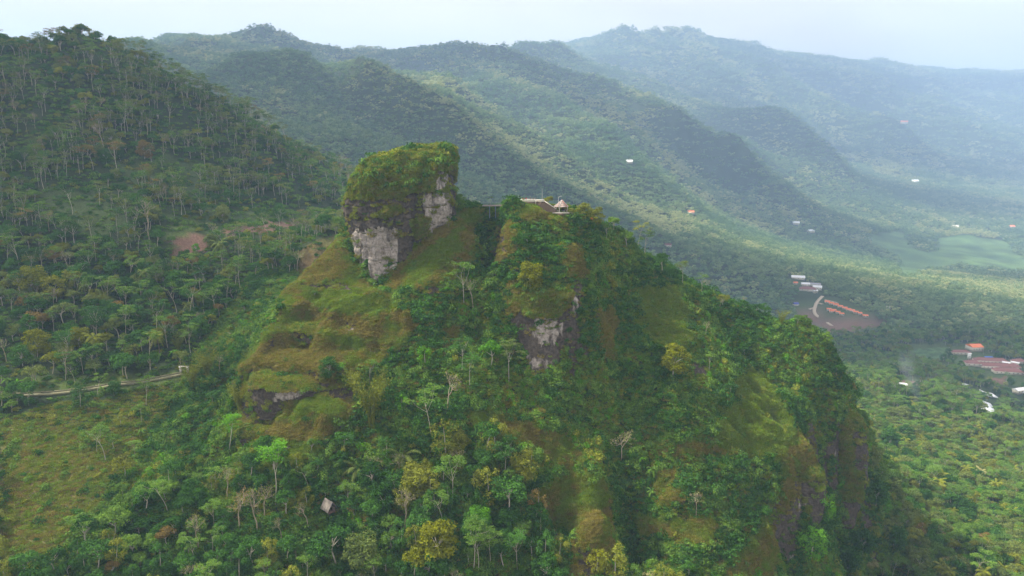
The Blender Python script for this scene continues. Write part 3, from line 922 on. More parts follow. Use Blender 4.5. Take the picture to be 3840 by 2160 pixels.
# ------------------------------------------------------------------ rocks lofted from level outlines
def loft(levels, seg=110, rows=120, power=2.6, notch=(), rough=1.0, ledge=()):
    """levels: (photo y, photo x left, photo x right, centre distance, half depth) -> vertices, faces"""
    lv = np.array(levels, float)
    t = np.linspace(0, 1, rows)
    s = np.linspace(0, 1, len(lv))
    Lv = np.stack([np.interp(t, s, lv[:, k]) for k in range(5)], 1)
    an = np.linspace(0, 2 * math.pi, seg, endpoint=False)
    V = []
    for py, xl, xr, Yc, dy in Lv:
        a, b = W(xl, py, Yc), W(xr, py, Yc)
        cx, hw, z = (a[0] + b[0]) / 2, (b[0] - a[0]) / 2, a[2]
        c, s_ = np.cos(an), np.sin(an)
        r = (np.abs(c) ** power + np.abs(s_) ** power) ** (-1 / power)
        k = np.ones(seg)
        for (na, nw, nd) in notch:
            dd = np.angle(np.exp(1j * (an - na)))
            k -= nd * np.exp(-(dd / nw) ** 2)
        V.append(np.stack([cx + hw * r * c * k, Yc + dy * r * s_ * k, np.full(seg, z)], 1))
    V = np.array(V)
    cen = V.mean(1, keepdims=True)
    D = V - cen
    D[..., 2] = 0
    D /= np.linalg.norm(D, axis=2)[..., None] + 1e-9
    x, y, z = V[..., 0], V[..., 1], V[..., 2]
    d = 1.9 * fbm(x / 13, y / 13, z / 16, 3) + 0.9 * fbm(x / 4, y / 4, z / 8, 3) + 0.5 * fbm(x / 1.5, y / 1.5, z / 1.8, 2)
    bedz = z + 1.6 * fbm(x / 7, y / 7, z / 20, 2)                  # bedding joints and upright cracks
    d -= 0.75 * np.exp(-(((bedz / 6.3) % 1.0 - 0.5) / 0.035) ** 2)
    crk = np.abs(fbm(x / 5.5 + 20, y / 5.5, z / 40, 2))
    d -= 0.9 * np.exp(-(crk / 0.05) ** 2)
    for lz, amt in ledge:
        d += amt * sstep(-1.2, 1.2, z - lz - 1.5 * fbm(x / 9, y / 9, None, 2))
    V = V + D * (d * rough)[..., None]
    V[..., 2] += 0.7 * rough * fbm(x / 5, y / 5, z / 5 + 9, 2)
    n = rows * seg
    Vf = np.concatenate([V.reshape(-1, 3), V[0].mean(0, keepdims=True), V[-1].mean(0, keepdims=True)])
    i, j = np.mgrid[0:rows - 1, 0:seg]
    j2 = (j + 1) % seg
    Fq = np.stack([(i * seg + j), (i + 1) * seg + j, (i + 1) * seg + j2, i * seg + j2], -1).reshape(-1, 4)
    jj = np.arange(seg)
    top = np.stack([np.full(seg, n), jj, (jj + 1) % seg], 1)
    bot = np.stack([np.full(seg, n + 1), (rows - 1) * seg + (jj + 1) % seg, (rows - 1) * seg + jj], 1)
    return Vf, [np.concatenate([top, bot]), Fq]


ROCKS = []     # (P relative to camera height, faces, normals, masks)


def face_normals(V, Fa):
    a, b, c = V[Fa[:, 0]], V[Fa[:, 1]], V[Fa[:, 2]]
    d = V[Fa[:, 3]] if Fa.shape[1] == 4 else c
    n = np.cross(c - a, d - b if Fa.shape[1] == 4 else c - b)
    ar = np.linalg.norm(n, axis=1)
    return n / (ar[:, None] + 1e-9), ar / 2


def rock_object(name, levels, label, green, pale, cat='rock', base_pale=-0.1, **kw):
    """green / pale: polygons (photo pixels / 1.4907) where turf grows and where the wall is pale"""
    V, Fs = loft(levels, **kw)
    px, py = project(V)
    x, y, z = V.T
    jx = px / Q + 5 * fbm(x / 3, y / 3, z / 3, 3)
    jy = py / Q + 5 * fbm(x / 3 + 50, y / 3, z / 3, 3)
    g = np.zeros(len(V), bool)
    for pl in green:
        g |= in_poly(jx, jy, pl)
    # vertex normals
    vn = np.zeros_like(V)
    for Fa in Fs:
        fn_, ar = face_normals(V, Fa)
        for k in range(Fa.shape[1]):
            np.add.at(vn, Fa[:, k], fn_ * ar[:, None])
    vn /= np.linalg.norm(vn, axis=1)[:, None] + 1e-9
    g |= vn[:, 2] > 0.62
    pa = np.full(len(V), base_pale)
    for pl, w in pale:
        pa = np.where(in_poly(px / Q + 4 * fbm(x / 2.5, y / 2.5, z / 9, 2), py / Q + 7 * fbm(x / 1.6, y / 1.6, z / 20, 2), pl), w, pa)
    c = np.tile(np.array([[0.085, 0.088, 0.028]]), (len(V), 1)) * (1 + 0.3 * fbm(x / 5, y / 5, z / 5, 2))[:, None]
    Vw = V.copy()
    Vw[:, 2] += CAMZ
    me = mesh_from(name, Vw, Fs, (EARTH,), attrs={'tint': c, 'rock': 1.0 - g, 'pale': pa}, smooth=True)
    o = link(name, me)
    tag(o, label, cat)
    ROCKS.append((V, Fs[1], g, vn, name))
    return o


summit_rock = rock_object(
    'summit_rock',
    [(548, 1600, 1660, 335, 5), (556, 1560, 1690, 335, 9), (572, 1500, 1700, 335, 13), (595, 1420, 1702, 335, 17), (620, 1375, 1705, 335, 20), (650, 1354, 1700, 335, 21), (700, 1330, 1702, 335, 22.5), (755, 1314, 1704, 335, 23.8),
     (800, 1312, 1702, 335, 24.5), (850, 1316, 1698, 335, 24), (900, 1330, 1690, 335, 23.5), (980, 1340, 1680, 335, 23.5), (1100, 1350, 1660, 335, 24)],
    'huge steep summit rock with a bushy cap and streaked grey and black walls',
    green=[[(860, 420), (1150, 330), (1150, 400), (1140, 430), (1100, 425), (1090, 480), (1050, 478), (1010, 490), (940, 503), (880, 500), (862, 460)], [(950, 535), (1000, 515), (1010, 528), (985, 545), (940, 545)], [(1030, 555), (1075, 548), (1080, 590), (1050, 600), (1035, 580)],
           [(1140, 430), (1160, 430), (1160, 465), (1140, 455)]],
    pale=[([(885, 585), (930, 572), (1000, 575), (1008, 600), (1000, 640), (1000, 700), (980, 730), (905, 730), (885, 640)], 0.55), ([(1085, 450), (1128, 425), (1132, 500), (1140, 560), (1100, 600), (1070, 590), (1065, 540), (1060, 500)], 0.55),
          ([(930, 515), (945, 515), (945, 560), (935, 560)], 0.2), ([(1035, 515), (1055, 500), (1055, 560), (1035, 560)], 0.12), ([(870, 520), (1045, 530), (1040, 570), (870, 575)], 0.0), ([(1000, 575), (1035, 570), (1035, 650), (1000, 680)], -0.1)],
    seg=260, rows=240, power=2.7, notch=((math.radians(293), 0.07, 0.10), (math.radians(300), 0.03, 0.06), (math.radians(240), 0.05, 0.04)), ledge=((W(1450, 852, 320)[2], 0.5),))

pillar = rock_object(
    'rock_pillar', [(968, 2362, 2392, 352, 2), (976, 2352, 2402, 352, 4), (1010, 2354, 2402, 352, 4.5), (1060, 2368, 2402, 352, 4.5), (1100, 2375, 2404, 352, 4.5), (1140, 2375, 2404, 352, 4.5)],
    'narrow dark rock pillar with a grassy tip on the right shoulder of the hill', green=[[(1575, 645), (1612, 645), (1612, 662), (1575, 668)]], pale=[], seg=40, rows=40, rough=0.4)
pillar2 = rock_object(
    'rock_pillar', [(965, 2290, 2325, 338, 2), (975, 2280, 2335, 338, 4), (1020, 2284, 2332, 338, 4.5), (1060, 2290, 2330, 338, 4.5), (1100, 2292, 2330, 338, 4.5)],
    'small dark rock stub left of the narrow rock pillar on the shoulder', green=[[(1530, 640), (1565, 640), (1565, 660), (1530, 660)]], pale=[], seg=40, rows=36, rough=0.4)
nose = rock_object(
    'cliff_rock', [(1040, 1960, 2150, 299, 7), (1090, 1945, 2175, 297, 11), (1150, 1935, 2165, 296, 12), (1200, 1960, 2118, 295, 12), (1260, 1970, 2108, 293, 11.5), (1330, 1968, 2098, 290, 9.5), (1385, 1985, 2078, 288, 8), (1420, 1990, 2070, 287, 7)],
    'bare cliff nose with a white streaked tip below the yellow bush', green=[[(1290, 680), (1460, 680), (1440, 750), (1405, 795), (1345, 800), (1290, 780)]],
    pale=[([(1345, 800), (1402, 795), (1410, 850), (1388, 880), (1350, 880)], 0.62), ([(1318, 875), (1404, 868), (1404, 905), (1385, 950), (1320, 950)], 0.66)], seg=90, rows=80, rough=0.55)
boulder = rock_object(
    'boulder', [(1405, 2600, 2620, 302, 1.5), (1412, 2588, 2632, 302, 3), (1440, 2586, 2634, 302, 3.4), (1470, 2595, 2625, 302, 3)],
    'rounded boulder with a grass cap below the round yellow-green tree', green=[[(1735, 925), (1775, 925), (1775, 962), (1735, 962)]], pale=[([(1735, 958), (1775, 958), (1775, 985), (1735, 985)], 0.4)], seg=36, rows=30, rough=0.3)

cliff_low = rock_object(
    'cliff_rock', [(1735, 2975, 3050, 292, 4), (1755, 2955, 3072, 292, 8), (1800, 2945, 3086, 291, 10), (1850, 2948, 3082, 289, 10.5), (1900, 2955, 3066, 287, 10), (1960, 2950, 3042, 284, 10), (2050, 2942, 3012, 280, 10), (2120, 2945, 2996, 277, 9), (2200, 2950, 2990, 274, 8)],
    'dark cliff with white streaks at its foot, lowest on the right of the hill',
    green=[[(1960, 1150), (2075, 1150), (2075, 1200), (2040, 1206), (1990, 1212), (1965, 1200)], [(1965, 1265), (2035, 1270), (2020, 1325), (1965, 1318)]],
    pale=[([(1975, 1370), (2012, 1365), (2005, 1440), (1975, 1440)], 0.5), ([(2018, 1255), (2032, 1260), (2022, 1300), (2010, 1300)], 0.4), ([(1970, 1250), (1990, 1330), (1985, 1400), (1960, 1380)], 0.05)], seg=80, rows=110, rough=0.6, base_pale=-0.12)
cliff_knob = rock_object(
    'cliff_rock', [(1540, 3120, 3195, 337, 4), (1560, 3105, 3222, 336, 8), (1620, 3096, 3238, 335, 11), (1700, 3090, 3244, 333, 11.5), (1780, 3085, 3232, 330, 11), (1850, 3078, 3208, 327, 10), (1950, 3080, 3190, 322, 9)],
    'cliff of the right knob, overgrown with brown grass and dark hollows',
    green=[[(2085, 1030), (2180, 1030), (2180, 1085), (2140, 1080), (2110, 1075), (2085, 1100)], [(2112, 1085), (2142, 1080), (2148, 1180), (2120, 1230), (2100, 1230), (2118, 1150)], [(2060, 1195), (2170, 1185), (2170, 1260), (2060, 1260)]],
    pale=[([(2072, 1130), (2108, 1100), (2100, 1180), (2072, 1195)], 0.3)], seg=80, rows=90, rough=0.7, base_pale=-0.06)
ledge_rock = rock_object(
    'cliff_rock', [(1205, 1150, 1330, 294, 3), (1212, 1100, 1400, 293, 7), (1228, 1090, 1410, 292, 9), (1245, 1110, 1400, 291, 9), (1270, 1120, 1390, 290, 8)],
    'low dark overhang with a white streaked patch under the upper grass terrace',
    green=[[(700, 795), (960, 795), (960, 812), (850, 815), (780, 808), (700, 800)]], pale=[([(838, 816), (922, 816), (915, 836), (845, 836)], 0.55)], seg=110, rows=34, rough=0.5, base_pale=-0.2)
cave_rock = rock_object(
    'cliff_rock', [(1395, 1000, 1250, 276, 3), (1405, 960, 1330, 275, 7), (1430, 950, 1345, 274, 10), (1470, 945, 1350, 273.5, 10), (1510, 950, 1345, 273, 10), (1550, 960, 1330, 272, 9)],
    'long dark overhang with pale drip streaks low on the left grassy dome',
    green=[[(620, 925), (920, 925), (920, 958), (800, 950), (740, 945), (640, 950)]], pale=[([(690, 985), (760, 966), (778, 985), (745, 1005), (690, 1008)], 0.5), ([(655, 960), (680, 960), (690, 1005), (655, 1008)], 0.1)], seg=120, rows=60, rough=0.7, base_pale=-0.2)
foot_rock = rock_object(
    'cliff_rock', [(1590, 930, 1080, 266, 4), (1605, 905, 1130, 266, 8), (1640, 920, 1160, 264, 9), (1690, 960, 1150, 261, 9), (1720, 1000, 1130, 259, 8), (1760, 1010, 1110, 258, 7)],
    'dark foot of the left dome with white drips above the lower woods',
    green=[[(650, 1060), (790, 1060), (790, 1115), (740, 1130), (690, 1120), (680, 1090)]], pale=[([(655, 1100), (700, 1110), (738, 1130), (735, 1150), (660, 1150)], 0.3)], seg=90, rows=60, rough=0.7, base_pale=-0.14)

# ------------------------------------------------------------------ plants: prototypes (trunk mesh, crown mesh), one metre units


def sph(n, rng):
    v = rng.normal(size=(n, 3))
    return v / np.linalg.norm(v, axis=1)[:, None]


def blob(mb, c, r, n, size, rng, flat=1.0, up=0.25, hang=0.0):
    """a clump of leaf faces on and inside a ball"""
    d = sph(n, rng)
    d[:, 2] = np.where(d[:, 2] < -0.45, -d[:, 2] * 0.6, d[:, 2])
    k = 0.62 + 0.45 * rng.random(n) ** 0.6
    C = np.array(c) + d * k[:, None] * np.array([r, r, r * flat])
    C[:, 2] -= hang * rng.random(n)
    N = d + rng.normal(size=(n, 3)) * 0.45 + np.array([0, 0, up])
    mb.quads(C, N, size * (0.65 + 0.7 * rng.random(n)), 0.75, rng=rng)


def proto_sengon(seed, h=18.0, spread=1.0):
    rng = np.random.default_rng(seed)
    t, c = MB(), MB()
    lean = rng.normal(size=2) * 0.05 * h
    z = np.linspace(0, 1, 7)
    P = np.stack([lean[0] * z ** 1.5 + 0.25 * np.sin(z * 5 + seed), lean[1] * z ** 1.5 + 0.2 * np.sin(z * 4 + 2 * seed), z * h * 0.72], 1)
    t.tube(P, np.linspace(0.15, 0.08, 7) * (h / 18) ** 0.5, 6)
    top = P[-1]
    n = int(rng.integers(5, 8))
    for k in range(n):
        a = 2 * math.pi * (k + rng.random() * 0.7) / n
        z0 = 0.52 + 0.4 * rng.random()
        i = min(6, int(z0 / 1.0 * 6) + 1)
        b0 = P[i]
        L = (2.2 + 2.4 * rng.random()) * spread * h / 18
        hh = h * (0.78 + 0.22 * rng.random()) if k else h
        e = np.array([b0[0] + math.cos(a) * L, b0[1] + math.sin(a) * L, hh])
        m = (b0 * 0.55 + e * 0.45) + np.array([math.cos(a), math.sin(a), 0]) * 0.15 * L
        t.tube([b0, m, e], [0.06, 0.045, 0.025], 4)
        for q in range(int(rng.integers(2, 5))):
            cc = e + np.array([rng.normal() * 1.1, rng.normal() * 1.1, -0.2 - 1.1 * q * rng.random()])
            nn = int(70 * (0.7 + 0.6 * rng.random()))
            r = 1.3 + 0.9 * rng.random()
            ang = rng.random(nn) * 2 * math.pi
            rr = r * np.sqrt(rng.random(nn))
            C = np.stack([cc[0] + rr * np.cos(ang), cc[1] + rr * np.sin(ang), cc[2] - 0.18 * rr ** 1.5 + rng.normal(size=nn) * 0.16], 1)
            c.quads(C, np.array([0, 0, 1.0]) + rng.normal(size=(nn, 3)) * 0.32, 0.55 * (0.6 + 0.7 * rng.random(nn)), 0.6, rng=rng)
    return t.mesh('trunk'), c.mesh('crown')


def proto_broad(seed, h=11.0, w=1.0, dense=1.0, leaf=0.5, low=False):
    rng = np.random.default_rng(seed)
    t, c = MB(), MB()
    z = np.linspace(0, 1, 5)
    P = np.stack([0.3 * np.sin(z * 3 + seed), 0.3 * np.sin(z * 2.3 + 2 * seed), z * h * 0.42], 1)
    t.tube(P, np.linspace(0.2, 0.13, 5), 6)
    R = h * 0.34 * w
    cz = h * (0.50 if low else 0.60)
    RV = h * (0.42 if low else 0.34)
    n = int(15 * dense)
    for k in range(n):
        d = sph(1, rng)[0]
        d[2] = d[2] if low else abs(d[2]) * 1.1 - 0.35
        e = np.array([0, 0, cz]) + d * np.array([R, R, RV]) * (0.55 + 0.45 * rng.random())
        r = (0.9 + 1.1 * rng.random()) * h / 11
        if k < 7:
            t.tube([P[-1] - (0, 0, 1.0 * rng.random()), (P[-1] + e) / 2 + rng.normal(size=3) * 0.2, e], [0.12, 0.08, 0.04], 4)
        blob(c, e, r, int(85 * (r / 1.4) ** 1.5), leaf, rng, 0.75)
    return t.mesh('trunk'), c.mesh('crown')


def proto_clove(seed, h=10.0, w=1.0):
    rng = np.random.default_rng(seed)
    t, c = MB(), MB()
    t.tube([(0, 0, 0), (0.1, 0.1, h * 0.45), (0, 0, h * 0.85)], [0.18, 0.13, 0.04], 5)
    for k in range(24):
        f = 0.14 + 0.82 * rng.random()
        R = h * 0.30 * w * math.sin(math.pi * min(1, (1 - f) * 0.9 + 0.12)) ** 0.8
        a = rng.random() * 2 * math.pi
        e = np.array([R * math.cos(a), R * math.sin(a), f * h])
        blob(c, e, 0.95 + 0.65 * rng.random(), 60, 0.42, rng, 1.25, 0.7)
    blob(c, (0, 0, h * 0.95), 0.8, 40, 0.4, rng, 1.5, 0.8)
    return t.mesh('trunk'), c.mesh('crown')


def twig(mb, p, d, L, r, depth, rng, leaves=None, spread=0.55):
    d = d / np.linalg.norm(d)
    q = p + d * L + rng.normal(size=3) * L * 0.06
    mb.tube([p, (p + q) / 2 + rng.normal(size=3) * L * 0.05, q], [r, r * 0.8, r * 0.6], 4 if depth > 1 else 3)
    if depth == 0:
        if leaves is not None:
            leaves.append(q)
        return
    for _ in range(3 if depth > 1 else 4):
        twig(mb, q, d + rng.normal(size=3) * spread + np.array([0, 0, 0.18]), L * (0.62 + 0.2 * rng.random()), r * 0.6, depth - 1, rng, leaves, spread)


def proto_bare(seed, h=12.0):
    rng = np.random.default_rng(seed)
    t, c = MB(), MB()
    ends = []
    P = np.array([(0, 0, 0), (0.2 * math.sin(seed), 0.1, h * 0.22), (0.4 * math.cos(seed), 0.3, h * 0.4)])
    t.tube(P, [0.2, 0.17, 0.14], 5)
    for k in range(3):
        twig(t, P[-1], np.array([rng.normal() * 0.5, rng.normal() * 0.5, 1.0]), h * 0.21, 0.10, 3, rng, ends, 0.5)
    ends = np.array(ends)
    sel = ends[rng.random(len(ends)) < 0.6]
    c.quads(sel + rng.normal(size=sel.shape) * 0.3, rng.normal(size=sel.shape) + np.array([0, 0, 0.5]), 0.42, 0.7, rng=rng)
    return t.mesh('trunk'), c.mesh('crown')


def frond(mb, p, a, L, rise, droop, rng, w=0.9, n=9):
    s = np.linspace(0, 1, n)
    d = np.array([math.cos(a), math.sin(a)])
    hor = L * (s - 0.22 * s ** 2 * droop)
    zz = L * (rise * s - droop * 0.75 * s ** 2.2)
    R = np.stack([p[0] + d[0] * hor, p[1] + d[1] * hor, p[2] + zz], 1)
    side = np.array([-d[1], d[0], 0])
    for i in range(n - 1):
        for j in range(2):
            f = j / 2
            q = R[i] * (1 - f) + R[i + 1] * f
            t = R[i + 1] - R[i]
            t /= np.linalg.norm(t)
            wl = w * math.sin(math.pi * (0.12 + 0.84 * (s[i] + f / n))) * 1.05
            for sg in (-1, 1):
                e = q + side * sg * wl + t * 0.35 - np.array([0, 0, 0.45 * wl])
                mb.add([q, q + t * 0.30 * L / n * 2.2, e], [(0, 1, 2)])
    mb.tube(R, np.linspace(0.05, 0.015, n), 3)


def proto_palm(seed, h=9.0, L=4.2):
    rng = np.random.default_rng(seed)
    t, c = MB(), MB()
    z = np.linspace(0, 1, 6)
    P = np.stack([0.9 * z ** 2 * math.cos(seed), 0.9 * z ** 2 * math.sin(seed), z * h], 1)
    t.tube(P, np.linspace(0.2, 0.13, 6), 6)
    n = 20
    for k in range(n):
        frond(c, P[-1], 2 * math.pi * k * 0.381966, L * (0.85 + 0.3 * rng.random()), 1.0 - 0.085 * k + 0.1 * rng.random(), 0.75 + 0.35 * rng.random(), rng)
    return t.mesh('trunk'), c.mesh('crown')


def proto_banana(seed, h=2.2, L=2.6):
    rng = np.random.default_rng(seed)
    t, c = MB(), MB()
    t.tube([(0, 0, 0), (0.05, 0, h)], [0.18, 0.12], 6)
    n = 8
    for k in range(n):
        a = 2 * math.pi * k * 0.381966 + rng.random() * 0.4
        s = np.linspace(0, 1, 6)
        d = np.array([math.cos(a), math.sin(a)])
        rise = 1.25 - 0.13 * k
        LL = L * (0.85 + 0.25 * rng.random())
        R = np.stack([d[0] * LL * s * 0.8, d[1] * LL * s * 0.8, h + LL * (rise * s - 0.95 * s ** 2)], 1)
        wd = 0.34 * np.sin(math.pi * (0.08 + 0.86 * s)) ** 0.6
        sd = np.array([-d[1], d[0], 0])
        V = np.concatenate([R - sd * wd[:, None] - (0, 0, 0.1), R, R + sd * wd[:, None] - (0, 0, 0.1)])
        Fa = []
        for i in range(5):
            Fa += [(i, i + 1, 6 + i + 1, 6 + i), (6 + i, 6 + i + 1, 12 + i + 1, 12 + i)]
        c.add(V, Fa)
    return t.mesh('stem'), c.mesh('leaf_crown')


def proto_bamboo(seed, h=13.0):
    rng = np.random.default_rng(seed)
    t, c = MB(), MB()
    for k in range(26):
        a = rng.random() * 2 * math.pi
        r0 = 0.9 * rng.random()
        hh = h * (0.7 + 0.35 * rng.random())
        b = (0.12 + 0.30 * rng.random()) * hh
        z = np.linspace(0, 1, 6)
        P = np.stack([math.cos(a) * (r0 + b * z ** 2.2), math.sin(a) * (r0 + b * z ** 2.2), hh * (z - 0.13 * z ** 4)], 1)
        t.tube(P, np.linspace(0.07, 0.02, 6), 3)
        for q in np.linspace(0.4, 1.0, 7):
            i = q * 5
            i0 = int(min(4, i))
            p = P[i0] * (1 - (i - i0)) + P[i0 + 1] * (i - i0)
            nn = 12
            C = p + rng.normal(size=(nn, 3)) * np.array([0.55, 0.55, 0.45])
            c.quads(C, rng.normal(size=(nn, 3)) * 0.6 + np.array([0, 0, 0.6]), 0.5 * (0.6 + 0.6 * rng.random(nn)), 0.45, rng=rng, droop=(0.3, 0.2, -1))
    return t.mesh('culms'), c.mesh('crown')


def proto_bush(seed, r=1.6, n=150, leaf=0.42, flat=0.8):
    rng = np.random.default_rng(seed)
    c = MB()
    for k in range(6):
        d = rng.normal(size=2) * r * 0.45
        blob(c, (d[0], d[1], r * 0.35 * rng.random()), r * (0.45 + 0.35 * rng.random()), n // 6, leaf, rng, flat)
    return c.mesh('shrub')


def proto_turf(seed, r=1.0, n=80, L=0.55):
    """tuft patch: upright blades, leaning outwards"""
    rng = np.random.default_rng(seed)
    c = MB()
    a = rng.random(n) * 2 * math.pi
    rr = r * np.sqrt(rng.random(n))
    B = np.stack([rr * np.cos(a), rr * np.sin(a), np.zeros(n) - 0.1], 1)
    d = rng.normal(size=(n, 3)) * 0.55 + np.array([0, 0, 1.0])
    d /= np.linalg.norm(d, axis=1)[:, None]
    ln = L * (0.5 + 0.8 * rng.random(n))[:, None]
    sd = np.cross(d, rng.normal(size=(n, 3)))
    sd /= np.linalg.norm(sd, axis=1)[:, None]
    w = 0.085
    tip = B + d * ln + np.array([0, 0, -0.12]) * ln
    V = np.stack([B - sd * w, B + sd * w, tip + sd * 0.02, tip - sd * 0.02], 1).reshape(-1, 3)
    c.add(V, np.arange(4 * n).reshape(n, 4))
    m = 46
    a = rng.random(m) * 2 * math.pi
    rr = r * 1.05 * np.sqrt(rng.random(m))
    C = np.stack([rr * np.cos(a), rr * np.sin(a), 0.05 + 0.3 * rng.random(m)], 1)
    c.quads(C, rng.normal(size=(m, 3)) * 0.5 + np.array([0, 0, 1.0]), 0.30 + 0.2 * rng.random(m), 0.4, rng=rng)
    return c.mesh('grass')


def proto_clump(seed, R=15.0):
    """several far trees seen as one: for slopes more than a kilometre away"""
    rng = np.random.default_rng(seed)
    c = MB()
    for k in range(9):
        a = rng.random() * 2 * math.pi
        rr = R * math.sqrt(rng.random())
        h = 6 + 9 * rng.random() ** 1.5
        r = 2.6 + 2.6 * rng.random()
        blob(c, (rr * math.cos(a), rr * math.sin(a), h - r * 0.5), r, 46, 2.1, rng, 0.8, 0.6)
        for q in range(2):
            c.quads([(rr * math.cos(a), rr * math.sin(a), h * 0.35)], [(math.cos(q * 1.6), math.sin(q * 1.6), 0)], h * 0.5, 0.12, rng=rng)
    return c.mesh('clump')


KIND = {
    'tuft': [proto_sengon(s, 18, 0.45) for s in (5, 6)],
    'sengon': [proto_sengon(s, 18, 1.0 + 0.2 * (s % 2)) for s in (1, 2, 3, 4)],
    'broad': [proto_broad(s, 11, 0.9 + 0.12 * (s % 3), 1.4) for s in (11, 12, 13, 14)],
    'dense': [proto_broad(s, 12, 1.05, 2.8, 0.5, True) for s in (15, 16)],
    'clove': [proto_clove(s, 10) for s in (21, 22, 23)],
    'bare': [proto_bare(s, 12) for s in (31, 32)],
    'palm': [proto_palm(s, 8.5) for s in (41, 42)],
    'lowpalm': [proto_palm(s, 1.5, 5.2) for s in (43,)],
    'banana': [proto_banana(s) for s in (51, 52)],
    'bamboo': [proto_bamboo(s) for s in (61, 62)],
}
for k, ps in KIND.items():
    for a, b in ps:
        a.materials.append({'bare': TWIG, 'palm': BARKD, 'lowpalm': BARKD, 'banana': LEAF['mid'], 'bamboo': LEAF['olive']}.get(k, BARK))
        b.materials.append(LEAF['mid'])
CROWNS = {}


def crown_mesh(kind, v, col):
    key = (kind, v, col)
    if key not in CROWNS:
        me = KIND[kind][v][1].copy()
        me.materials[0] = LEAF[col]
        CROWNS[key] = me
    return CROWNS[key]


# ------------------------------------------------------------------ scattering stuff with geometry nodes
PROTO_COLS = {}


def proto_collection(name, meshes):
    c = bpy.data.collections.new(name)
    for i, me in enumerate(meshes):
        o = bpy.data.objects.new('%s_%03d' % (name, i), me)
        c.objects.link(o)
    PROTO_COLS[name] = c
    return c


def scatter(name, P, rot, scl, idx, coll, kind='stuff', label=None):
    me = bpy.data.meshes.new(name)
    n = len(P)
    me.vertices.add(n)
    me.vertices.foreach_set('co', np.asarray(P, np.float32).ravel())
    a = me.attributes.new('rot', 'FLOAT_VECTOR', 'POINT')
    a.data.foreach_set('vector', np.asarray(rot, np.float32).ravel())
    a = me.attributes.new('scl', 'FLOAT', 'POINT')
    a.data.foreach_set('value', np.asarray(scl, np.float32))
    a = me.attributes.new('idx', 'INT', 'POINT')
    a.data.foreach_set('value', np.asarray(idx, np.int32))
    o = link(name, me)
    tag(o, label, None, None, kind)
    ng = bpy.data.node_groups.new(name, 'GeometryNodeTree')
    ng.interface.new_socket('Geometry', in_out='INPUT', socket_type='NodeSocketGeometry')
    ng.interface.new_socket('Geometry', in_out='OUTPUT', socket_type='NodeSocketGeometry')
    N, L = ng.nodes, ng.links
    gi, go = N.new('NodeGroupInput'), N.new('NodeGroupOutput')
    ci = N.new('GeometryNodeCollectionInfo')
    ci.inputs['Collection'].default_value = coll
    ci.inputs['Separate Children'].default_value = True
    ci.inputs['Reset Children'].default_value = True
    ip = N.new('GeometryNodeInstanceOnPoints')
    ip.inputs['Pick Instance'].default_value = True

    def named(nm, ty):
        x = N.new('GeometryNodeInputNamedAttribute')
        x.data_type = ty
        x.inputs['Name'].default_value = nm
        return x.outputs['Attribute']
    L.new(gi.outputs[0], ip.inputs['Points'])
    L.new(ci.outputs[0], ip.inputs['Instance'])
    L.new(named('idx', 'INT'), ip.inputs['Instance Index'])
    L.new(named('rot', 'FLOAT_VECTOR'), ip.inputs['Rotation'])
    L.new(named('scl', 'FLOAT'), ip.inputs['Scale'])
    L.new(ip.outputs[0], go.inputs[0])
    md = o.modifiers.new('scatter', 'NODES')
    md.node_group = ng
    print('scatter', name, n)
    return o


def sample_faces(P, Fa, dens, rng=RNG):
    """random points on quads; dens: points per square metre at each face"""
    nrm, ar = face_normals(P, Fa)
    m = ar * dens
    cnt = np.floor(m + rng.random(len(m))).astype(int)
    f = np.repeat(np.arange(len(Fa)), cnt)
    u, v = rng.random(len(f))[:, None], rng.random(len(f))[:, None]
    a, b, c, d = (P[Fa[f, k]] for k in range(4))
    return (a * (1 - u) + b * u) * (1 - v) + (d * (1 - u) + c * u) * v, nrm[f], f


def in_frame(P, m=260):
    px, py = project(P)
    return (px > -m) & (px < 3840 + m) & (py > -m) & (py < 2160 + m + 150) & (P[:, 1] > 30)


def to_world(P):
    Q_ = np.array(P, float)
    Q_[:, 2] += CAMZ
    return Q_


def tilt(nrm, amt, rng=RNG):
    """euler angles that lean an upright plant towards the surface normal"""
    n = nrm * amt + np.array([0, 0, 1 - amt])
    n /= np.linalg.norm(n, axis=1)[:, None]
    ry = np.arctan2(np.hypot(n[:, 0], n[:, 1]), n[:, 2])
    az = np.arctan2(n[:, 1], n[:, 0])
    # XYZ euler: spin about Z is lost for tilted plants, a random roll about X keeps them unlike
    return np.stack([np.zeros(len(n)), ry, az], 1)


# faces of the near hill and the rocks, with their cover
Fg1 = grid_faces(len(G1.x), len(G1.y))
fz = {k: v[Fg1].mean(1) > 0.5 for k, v in ZG1.items()}
cen1 = PG1[Fg1].mean(1)
nr1, ar1 = face_normals(PG1, Fg1)
vis1 = in_frame(cen1) & (np.sum(nr1 * -cen1, 1) > -0.25 * np.linalg.norm(cen1, axis=1))
TR = np.array([0.0])
clusters = fbm(cen1[:, 0] / 11, cen1[:, 1] / 11, cen1[:, 2] / 11, 3)
grassy = fz['olive'] | fz['bright'] | fz['brown']
rockf = fz['rock'] | fz['soil']
sand = cen1[:, 1] < 165
shr = proto_collection('shrub_kinds', [
    *[(lambda m, c: (m.materials.append(LEAF[c]), m)[1])(proto_bush(70 + i, 1.7, 190, 0.46), c) for i, c in enumerate(('deep', 'deep', 'mid', 'deep', 'mid', 'bright', 'olive', 'mid'))],
])
tur = proto_collection('turf_kinds', [
    *[(lambda m, c: (m.materials.append(LEAF[c]), m)[1])(proto_turf(90 + i), c) for i, c in enumerate(('grass_olive', 'grass_olive', 'grass_brown', 'grass_brown', 'grass_green', 'grass_green'))],
])

